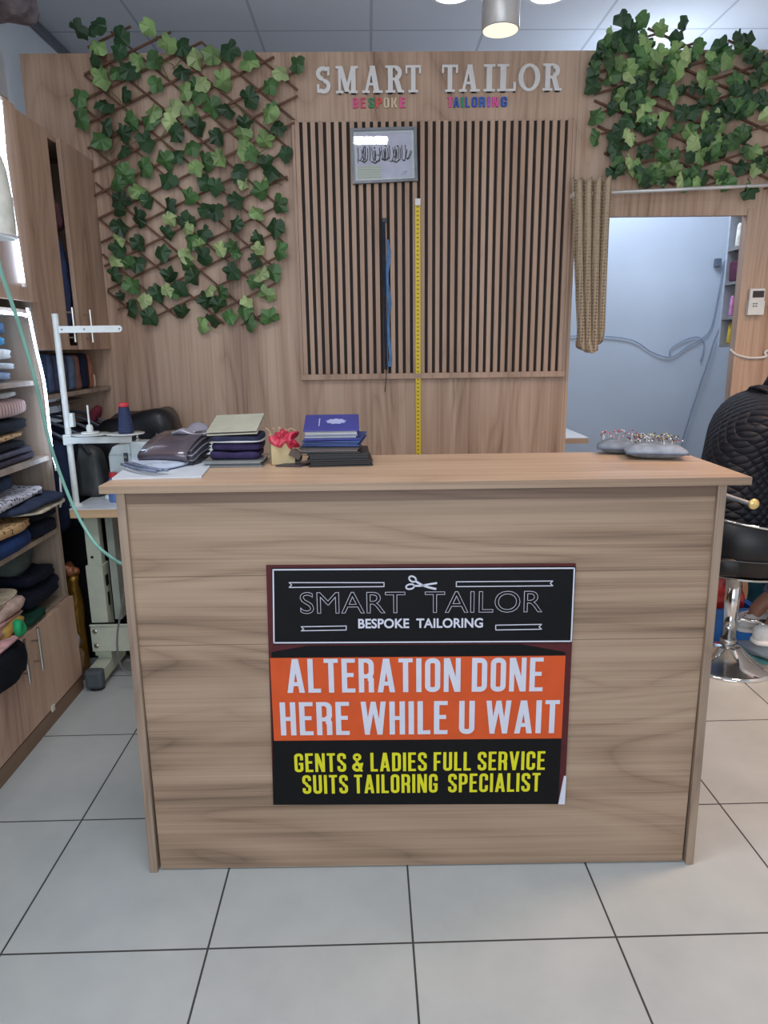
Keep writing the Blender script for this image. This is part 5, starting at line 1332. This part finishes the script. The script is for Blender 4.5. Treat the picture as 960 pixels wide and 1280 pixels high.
bm = BM(); box(bm, a.x, b.x, sy_-.022, sy_-.0128, b.z-.014, b.z+.014); box(bm, a.x, b.x, sy_-.022, sy_+.010, b.z+.011, b.z+.014); obj('tray_arm', bm, M['cream_metal'], st, bevel=.002)
bm = BM(); box(bm, sxp-.018, sxp+.018, sy_-.02, sy_+.018, b.z-.020, b.z+.022); obj('clamp', bm, M['cream_metal'], st, bevel=.003)
c3 = at(86, 525, y=sy_); bm = BM(); box(bm, sxp+.012, sxp+.030, sy_-.012, sy_+.012, c3.z-.028, c3.z+.028); obj('side_bracket', bm, M['cream_metal'], st, bevel=.002)
tz = b.z+.0145
for px, nm in ((113, 'spool_disc'), (157, 'spool_disc')):
    q = at(px, 541, y=sy_); bm = BM(); lathe(bm, [(.02, 0), (.030, .003), (.074, .006), (.076, .010), (.03, .008), (.0, .008)], (q.x, sy_-.002, tz), 36); obj(nm, bm, M['cream_metal'], st, smooth=True)
q = at(113, 541, y=sy_)
bm = BM(); lathe(bm, [(.035, .010), (.035, .017), (.012, .018), (.014, .034), (.010, .046), (.0, .046)], (q.x, sy_-.002, tz), 24); obj('cone_seat', bm, M['cream_metal'], st)
bm = BM(); tube(bm, [(q.x, sy_-.002, tz+.046), (q.x, sy_-.002, tz+.125)], .004, 10); obj('spindle', bm, M['cream_metal'], st)
q = at(158, 541, y=sy_); zc = tz+.0105
t = thing('thread_cone', 'navy blue thread cone with red tip on the thread stand', 'thread cone', (q.x, sy_-.002, zc))
bm = BM(); lathe(bm, [(.030, 0), (.0315, .004), (.0205, .106)], (q.x, sy_-.002, zc), 28); obj('thread', bm, ribbed('navy_thread', (30, 40, 74), (52, 66, 108), 160, 2, .6), t, smooth=True)
bm = BM(); lathe(bm, [(.0185, .106), (.0205, .108), (.0195, .122), (.010, .124), (.010, .11)], (q.x, sy_-.002, zc), 24); obj('tip', bm, col((206, 60, 70), .5), t, smooth=True)
# small things on the sewing table
q = at(143, 620, z=TZ); q = Vector((q.x, 1.56, TZ+.0006)); q.x = at(144, 620, y=1.56).x
t = thing('blue_bottle', 'blue bottle with red cap standing behind the counter left end', 'bottle', q)
bm = BM(); lathe(bm, [(.024, 0), (.026, .006), (.026, .085), (.018, .1), (.012, .104)], q, 24); obj('bottle', bm, col((90, 120, 178), .3, coat=.3), t, smooth=True)
bm = BM(); lathe(bm, [(.017, .104), (.017, .126), (0, .128)], q, 20); obj('cap', bm, col((190, 50, 60), .4), t)
q = at(125, 614, z=TZ)
t = thing('small_bobbin', 'tiny white bobbin on the sewing table beside the blue bottle', 'bobbin', q)
bm = BM(); lathe(bm, [(.018, .0005), (.018, .006), (.010, .007), (.010, .034), (.016, .035), (.016, .042)], q, 20); obj('bobbin', bm, M['letter_white'], t)
q = at(117, 612, z=TZ)
t = thing('black_clip', 'small black presser tool standing on the sewing table near the grey bag', 'tool', q)
bm = BM(); box(bm, q.x-.010, q.x+.010, q.y-.008, q.y+.008, TZ+.0005, TZ+.035); box(bm, q.x-.003, q.x+.003, q.y-.004, q.y+.004, TZ+.035, TZ+.07); obj('tool_body', bm, M['black'], t, bevel=.002)
# grey bag on the table
c = at(106, 600, y=1.72)
t = thing('leather_bag', 'dark grey leather bag on the sewing table behind the thread stand', 'bag', (c.x, 1.72, TZ))
def fng(p):
    q = Vector(p); k = (p.z+.11)/.22; q.x = p.x*(1-.18*max(0, k)); q.y *= (1-.4*max(0, k)); return q
bm = BM(); soft(bm, (c.x, 1.72, TZ+.112), (.105, .085, .112), .4, .4, 36, 20, amp=.016, freq=9, seed=90, flat=TZ+.0006, fn=fng); obj('bag_body', bm, plain('grey_leather', (70, 72, 74), .5, bmp=.3, bscale=24), t, smooth=True)
bm = BM(); tube(bm, spline([(c.x-.06, 1.66, TZ+.19), (c.x-.04, 1.65, TZ+.25), (c.x+.02, 1.65, TZ+.255), (c.x+.06, 1.66, TZ+.19)], 6), .008, 8); obj('handle', bm, plain('strap_grey', (54, 56, 60), .5), t, smooth=True)
bm = BM(); tube(bm, [(c.x-.02+.016*math.cos(a), 1.628, TZ+.15+.016*math.sin(a)) for a in [2*PI*k/16 for k in range(17)]], .002, 6); obj('ring', bm, M['steel'], t)
# black masses added in place of shade, and wraps, below the table
for i, (x, y, sx, sy2, sz2, c, lb) in enumerate(((-1.13, 1.76, .13, .10, .24, (22, 22, 26), 'black mass added as shade under the sewing table left side'), (-1.49, 1.80, .20, .11, .31, (16, 16, 20), 'black mass added as shade behind the end of the shelving unit'), (-.90, 1.80, .12, .10, .27, (18, 18, 24), 'black mass added as shade under the sewing table behind the counter'))):
    bm = BM(); soft(bm, (x, y-.02, sz2+.02), (sx, sy2, sz2+.02), .5, .5, 30, 18, amp=.03, freq=7, seed=100+i, flat=.0005)
    tag(obj('shade_filler', bm, cloth(c), smooth=True, origin=(x, y, 0)), lb, 'bag', 'black masses added as shade under and beside the sewing table')
c = at(94, 760, y=1.56)
t = thing('gold_wrap_roll', 'golden foil-wrapped roll standing under the sewing table beside the shelving unit', 'roll', (c.x, 1.58, 0))
bm = BM(); lathe(bm, [(.030, .0), (.034, .05), (.03, .22), (.036, .30), (.024, .42), (.03, .455)], (c.x-.005, 1.58, .0005), 20); obj('foil', bm, plain('gold_foil', (168, 126, 56), .3, .6, bmp=.6, bscale=40), t, smooth=True)
bm = BM(); soft(bm, (c.x-.004, 1.575, .475), (.038, .032, .03), .8, .8, amp=.022, freq=30, seed=5); obj('gathered_top', bm, plain('copper_foil', (176, 112, 78), .35, .4, bmp=.6), t, smooth=True)
c = at(95, 830, y=1.44)
bm = BM(); soft(bm, (c.x-.01, 1.455, .075), (.040, .034, .075), .6, .7, amp=.02, freq=22, seed=14, flat=.0005)
tag(obj('brown_paper_bag', bm, cloth((126, 100, 76)), smooth=True, origin=(c.x, 1.455, 0)), 'crumpled brown paper bag on the floor beside the cupboard end', 'bag')
c = at(90, 790, y=1.45)
bm = BM(); soft(bm, (c.x-.0, 1.455, .185), (.030, .026, .034), .8, .8, amp=.02, freq=26, seed=15)
tag(obj('plastic_bag', bm, col((166, 164, 172), .25), smooth=True, origin=(c.x, 1.455, .15)), 'crumpled pale plastic bag on top of the brown paper bag', 'bag')

# ------------------------------------------------------------------ green hose and grey cable
h0_ = at(-6, 312, x=-1.05)
gp = [Vector((h0_.x-.02, h0_.y-.30, ZC)), Vector((h0_.x-.01, h0_.y-.22, 2.55)), Vector((h0_.x, h0_.y-.10, h0_.z+.32)), h0_, at(0, 335, x=-1.05), at(25, 410, x=-1.08), at(45, 480, x=-1.10), at(60, 545, x=-1.12), at(75, 592, x=-1.12), at(95, 640, x=-1.10), at(118, 678, x=-1.04), at(138, 696, x=-.96), at(153, 705, x=-.88), at(172, 710, x=-.80)]
bm = BM(); tube(bm, spline(gp, 8), .0056, 10)
tag(obj('air_hose', bm, plain('green_hose', (150, 208, 192), .35, coat=.3), smooth=True, origin=gp[8]), 'long pale green air hose curving down past the shelves to the counter', 'hose')
gp = [Vector((at(160, 652, y=1.34).x, 1.45, TZ-.042)), at(160, 690, y=1.32), at(157, 722, y=1.30), at(152, 760, y=1.30), at(147, 790, y=1.30), at(147, 815, y=1.30), at(152, 834, y=1.32), at(160, 840, y=1.33), at(172, 842, y=1.33)]
bm = BM(); tube(bm, spline(gp, 6), .0042, 8)
tag(obj('grey_cable', bm, col((112, 110, 112), .5), smooth=True, origin=gp[2]), 'thin grey cable hanging in front of the sewing table crossbar', 'cable')
gp = [at(75, 596, x=-1.318), at(76, 612, x=-1.318), at(77, 624, x=-1.318), at(75, 634, x=-1.318)]
bm = BM(); tube(bm, spline(gp, 4), .004, 6)
tag(obj('led_cable', bm, M['letter_white'], smooth=True, origin=gp[1]), 'short white cable below the vertical LED light strip', 'cable')

# ================================================================== BAR STOOL, PERSON, BAGS
SX, SY_ = 1.515, 1.50
bsx = thing('bar_stool', 'black padded bar stool with chrome column and domed base right of the counter', 'bar stool', (SX, SY_, 0))
bm = BM(); lathe(bm, [(.205, 0), (.205, .008), (.19, .016), (.13, .034), (.085, .060), (.062, .085), (.05, .095), (.0, .095)], (SX, SY_, .0005), 56); obj('base', bm, M['chrome'], bsx, smooth=True)
bm = BM(); lathe(bm, [(.034, .095), (.034, .122)], (SX, SY_, 0), 28); obj('collar', bm, M['steel'], bsx, smooth=True)
bm = BM(); lathe(bm, [(.0315, .122), (.0315, .452)], (SX, SY_, 0), 32); obj('column', bm, M['chrome'], bsx, smooth=True)
bm = BM(); tube(bm, [(SX+.03, SY_, .20), (SX+.06, SY_, .21), (SX+.10, SY_-.05, .215), (SX+.16, SY_-.085, .19), (SX+.24, SY_-.085, .15), (SX+.27, SY_, .14), (SX+.24, SY_+.085, .15), (SX+.16, SY_+.085, .19), (SX+.10, SY_+.05, .215), (SX+.06, SY_, .21)], .009, 10)
obj('footrest', bm, M['chrome'], bsx, smooth=True)
bm = BM(); soft(bm, (SX+.02, SY_, .512), (.215, .205, .048), .35, .45, 40, 12, amp=.003, freq=6); obj('seat', bm, plain('black_vinyl', (16, 16, 19), .45), bsx, smooth=True)
bm = BM(); lathe(bm, [(.20, .452), (.215, .456), (.215, .464), (.0, .466)], (SX+.02, SY_, 0), 48); obj('seat_plate', bm, M['steel'], bsx)
# low wrap-round backrest: open towards +x
bm = BM(); rows = []
for k in range(41):
    a = math.radians(62+236*k/40)
    for_ = []
    r0_, r1_ = .232, .196
    zt = .735-.05*((k-20)/20)**2-.02*(k/40)
    for (r_, z2) in ((r1_, .55), (r1_, zt-.01), ((r0_+r1_)/2, zt), (r0_, zt-.01), (r0_, .48), ((r0_+r1_)/2, .475)):
        for_.append(bm.verts.new((SX+.02+r_*math.cos(a), SY_+r_*math.sin(a), z2)))
    rows.append(for_)
for a, b in zip(rows, rows[1:]):
    for i in range(6): bm.faces.new((a[i], a[(i+1) % 6], b[(i+1) % 6], b[i]))
bm.faces.new(rows[0]); bm.faces.new(rows[-1][::-1])
obj('backrest', bm, plain('black_vinyl_back', (18, 18, 22), .42), bsx, smooth=True)
for rr, zz, nm in ((.236, 0, 'chrome_rim'), (.236, -.038, 'stitch_line')):
    bm = BM(); tube(bm, [(SX+.02+rr*math.cos(math.radians(62+236*k/40)), SY_+rr*math.sin(math.radians(62+236*k/40)), .735-.05*((k-20)/20)**2-.02*(k/40)-.005 if nm == 'chrome_rim' else .545) for k in range(41)], .0055 if nm == 'chrome_rim' else .002, 8)
    obj(nm, bm, M['chrome'] if nm == 'chrome_rim' else M['rubber'], bsx, smooth=True)

# ---- seated person, facing right, bent forward
pp = thing('person', 'person in a black quilted jacket and jeans seated on the bar stool, back bent', 'person', (SX, SY_, .56))
def skin(name, verts, edges, mat, parent, sub=2, root=0):
    me = bpy.data.meshes.new(name)
    me.from_pydata([Vector(v[:3])-Vector(parent.location) for v in verts], edges, [])
    me.materials.append(mat)
    o = bpy.data.objects.new(name, me); COL.objects.link(o); o.parent = parent
    md = o.modifiers.new('skin', 'SKIN'); md.use_smooth_shade = True
    if not me.skin_vertices: me.skin_vertices.new() if hasattr(me.skin_vertices, 'new') else None
    for i, v in enumerate(verts):
        sv = me.skin_vertices[0].data[i]; sv.radius = (v[3], v[4] if len(v) > 4 else v[3]); sv.use_root = (i == root)
    s = o.modifiers.new('sub', 'SUBSURF'); s.levels = sub; s.render_levels = sub
    return o
HX = SX+.03
skin_m = plain('skin', (150, 104, 82), .55, var=.05)
V = [(HX, SY_, .64, .09, .10), (HX-.06, SY_, .78, .115, .14), (HX-.055, SY_, .93, .12, .15), (HX+.0, SY_, 1.07, .12, .165), (HX+.07, SY_, 1.16, .09, .13), (HX+.105, SY_, 1.225, .055, .055), (HX+.14, SY_, 1.285, .05, .05), (HX+.175, SY_, 1.35, .085, .075), (HX+.195, SY_, 1.43, .085, .075)]
E_ = [(i, i+1) for i in range(8)]
def limb(start, chain):
    s = start
    for c in chain: V.append(c); E_.append((s, len(V)-1)); s = len(V)-1
    return s
for sd in (-1, 1):
    limb(0, [(HX+.10, SY_+sd*.09, .65, .060), (HX+.40, SY_+sd*.12, .62, .045), (HX+.30, SY_+sd*.085, .38, .042), (HX+.13, SY_+sd*.07, .235, .036), (HX+.11, SY_+sd*.07, .19, .036), (HX+.22, SY_+sd*.085, .165, .028)])
    w_ = limb(3, [(HX+.05, SY_+sd*.17, 1.085, .062), (HX+.04, SY_+sd*.235, .93, .05), (HX+.10, SY_+sd*.25, .83, .042), (HX+.24, SY_+sd*.20, .88, .036), (HX+.36, SY_+sd*.15, .94, .026), (HX+.41, SY_+sd*.13, .945, .030, .018)])
    for f in range(4):
        o_ = (-.03+.02*f)
        limb(w_, [(HX+.455, SY_+sd*.12+o_, .945, .009), (HX+.485, SY_+sd*.12+o_*1.1, .932, .008), (HX+.505, SY_+sd*.12+o_*1.1, .915-.003*f, .007)])
    limb(w_, [(HX+.42, SY_+sd*.09, .945, .010), (HX+.445, SY_+sd*.075, .935, .008)])
skin('body', V, E_, skin_m, pp)
JV = [(HX+.0, SY_, .575, .160, .19), (HX-.02, SY_, .66, .155, .19), (HX-.050, SY_, .78, .150, .18), (HX-.055, SY_, .93, .155, .185), (HX-.015, SY_, 1.06, .15, .20), (HX+.055, SY_, 1.155, .115, .165), (HX+.095, SY_, 1.215, .075, .085)]
JE = [(i, i+1) for i in range(6)]
def jl(start, chain):
    s = start
    for c in chain: JV.append(c); JE.append((s, len(JV)-1)); s = len(JV)-1
for sd in (-1, 1): jl(4, [(HX+.045, SY_+sd*.18, 1.085, .090), (HX+.035, SY_+sd*.25, .93, .078), (HX+.10, SY_+sd*.262, .83, .070), (HX+.24, SY_+sd*.21, .88, .058), (HX+.345, SY_+sd*.16, .935, .046)])
skin('quilted_jacket', JV, JE, M['quilt'], pp)
bm = BM(); R_ = Matrix.Rotation(.52, 4, 'Y')
lathe(bm, [(.062, 0), (.078, .0), (.080, .05), (.072, .055), (.062, .05)], (0, 0, 0), 28)
for v in bm.verts: v.co = (Matrix.Translation((HX+.080, SY_, 1.205)) @ R_) @ v.co
obj('collar', bm, plain('collar_black', (22, 22, 28), .7, bmp=.3, bscale=60), pp, smooth=True)
JN = []; JNE = []
for sd in (-1, 1):
    k0 = len(JN)
    JN += [(HX+.02, SY_+sd*.07, .665, .115), (HX+.12, SY_+sd*.10, .66, .110), (HX+.41, SY_+sd*.12, .625, .076), (HX+.31, SY_+sd*.087, .39, .066), (HX+.17, SY_+sd*.074, .275, .056)]
    JNE += [(k0+i, k0+i+1) for i in range(4)]
JNE.append((0, 5))
skin('jeans', JN, JNE, cloth((92, 100, 122)), pp)
bm = BM(); soft(bm, (HX+.185, SY_, 1.455), (.095, .085, .075), .9, .9, amp=.012, freq=18, seed=3); obj('hair', bm, plain('hair_black', (24, 20, 20), .7, bmp=.5, bscale=90), pp, smooth=True)
bm = BM()
for sd in (-1, 1):
    lathe(bm, [(.0, -.008), (.012, 0), (.0, .008)], (HX+.275, SY_+sd*.03, 1.40), 12)
obj('eye', bm, M['letter_white'], pp)
bm = BM(); soft(bm, (HX+.285, SY_, 1.372), (.022, .014, .022), .9, .9); obj('nose', bm, skin_m, pp, smooth=True)
bm = BM(); soft(bm, (HX+.262, SY_, 1.335), (.010, .024, .006), .9, .9); obj('mouth', bm, plain('lips', (126, 76, 66), .5), pp, smooth=True)
for sd in (-1, 1):
    bm = BM(); soft(bm, (HX+.17, SY_+sd*.082, 1.385), (.018, .010, .030), .9, .9); obj('ear', bm, skin_m, pp, smooth=True)
for sd in (-1, 1):
    fx, fy_ = HX+.175, SY_+sd*.075
    bm = BM()
    def fs(p):
        q = Vector(p); q.z *= (1 if p.x < .02 else 1-.35*min(1, (p.x-.02)/.1)); q.y *= (1-.25*max(0, -p.x/.14)); return q
    soft(bm, (fx, fy_, .172), (.135, .046, .042), .55, .6, 32, 16, fn=fs, flat=.140); s_ = obj('shoe', bm, plain('sneaker_white', (206, 204, 204), .6), pp, smooth=True)
    bm = BM(); soft(bm, (fx, fy_, .138), (.140, .050, .012), .4, .6, 32, 8); obj('sole', bm, M['letter_white'], s_, smooth=True)
    bm = BM(); soft(bm, (fx-.01, fy_, .172), (.060, .0485, .026), .5, .5, 24, 12); obj('side_panel', bm, plain('sneaker_dark', (56, 54, 66), .7), s_, smooth=True)
    bm = BM()
    for k in range(4): tube(bm, [(fx+.02+.016*k, fy_-.026, .205-.005*k), (fx+.02+.016*k, fy_+.026, .205-.005*k)], .003, 6)
    obj('laces', bm, M['letter_white'], s_)
bm = BM(); c = at(942, 630, y=SY_-.245); lathe(bm, [(.0, -.008), (.020, -.006), (.022, 0), (.016, .006), (0, .008)], (0, 0, 0), 20)
for v in bm.verts: v.co = Vector((c.x+v.co.x, SY_-.245+v.co.z, c.z+v.co.y))
obj('arm_cap', bm, plain('brass_cap', (226, 204, 140), .3, .5), bsx, smooth=True)
bm = BM(); a, b = at(906, 619, y=SY_-.235), at(936, 629, y=SY_-.235)
tube(bm, [a+Vector((-.06, .10, .02)), a, b, c], .010, 10); obj('arm_tube', bm, M['grey_metal'], bsx, smooth=True)

# bags on the floor behind the stool
def bag(label, c, s, mat, seed, amp=.03, name='plastic_bag', knot=True):
    t = thing(name, label, 'bag', (c[0], c[1], 0))
    bm = BM(); soft(bm, (c[0], c[1], s[2]), s, .6, .6, 32, 20, amp=amp, freq=9, seed=seed, flat=.0005); obj('bag_body', bm, mat, t, smooth=True)
    if knot:
        bm = BM(); soft(bm, (c[0]-.01, c[1]-.01, s[2]*2+.01), (.045, .03, .045), .8, .8, amp=.03, freq=20, seed=seed+1); obj('knotted_handles', bm, mat, t, smooth=True)
CX0, CX1, CY0, CY1, CZ = 1.40, 1.77, 1.74, 2.02, .165
t = thing('storage_crate', 'bright blue plastic crate on the floor behind the bar stool', 'crate', ((CX0+CX1)/2, 1.88, 0))
bl = plain('blue_plastic', (36, 112, 190), .35, coat=.2)
bm = BM()
for a in ((CX0, CX0+.012, CY0, CY1), (CX1-.012, CX1, CY0, CY1), (CX0+.012, CX1-.012, CY0, CY0+.012), (CX0+.012, CX1-.012, CY1-.012, CY1)): box(bm, *a, .0005, CZ)
box(bm, CX0+.012, CX1-.012, CY0+.012, CY1-.012, .0005, .012); obj('tub', bm, bl, t, bevel=.003)
bm = BM()
for a in ((CX0-.012, CX0, CY0-.012, CY1+.012), (CX1, CX1+.012, CY0-.012, CY1+.012), (CX0, CX1, CY0-.012, CY0), (CX0, CX1, CY1, CY1+.012)): box(bm, *a, CZ-.025, CZ+.004)
obj('rim', bm, bl, t, bevel=.003)
t = thing('plastic_bag', 'crumpled red plastic bag sitting in the blue crate', 'bag', (1.60, 1.88, .02))
rd = plain('red_plastic', (196, 52, 44), .3, var=.25, coat=.4)
bm = BM(); soft(bm, (1.60, 1.88, .19), (.13, .12, .175), .6, .6, 40, 24, amp=.045, freq=11, seed=120, flat=.013); obj('bag_body', bm, rd, t, smooth=True)
bm = BM(); soft(bm, (1.62, 1.86, .38), (.06, .05, .05), .8, .8, amp=.04, freq=20, seed=121); obj('knotted_handles', bm, plain('red_plastic_knot', (206, 84, 58), .3), t, smooth=True)
bag('teal plastic bag standing on the floor right of the bar stool column', (1.98, 1.92, 0), (.13, .13, .21), plain('teal_plastic', (44, 120, 128), .35, var=.25, coat=.4), 130)
bag('dark maroon bag on the floor between the crate and the teal bag', (1.81, 2.10, 0), (.07, .06, .14), plain('maroon_cloth', (70, 36, 36), .8), 140, .015, 'cloth_bag')
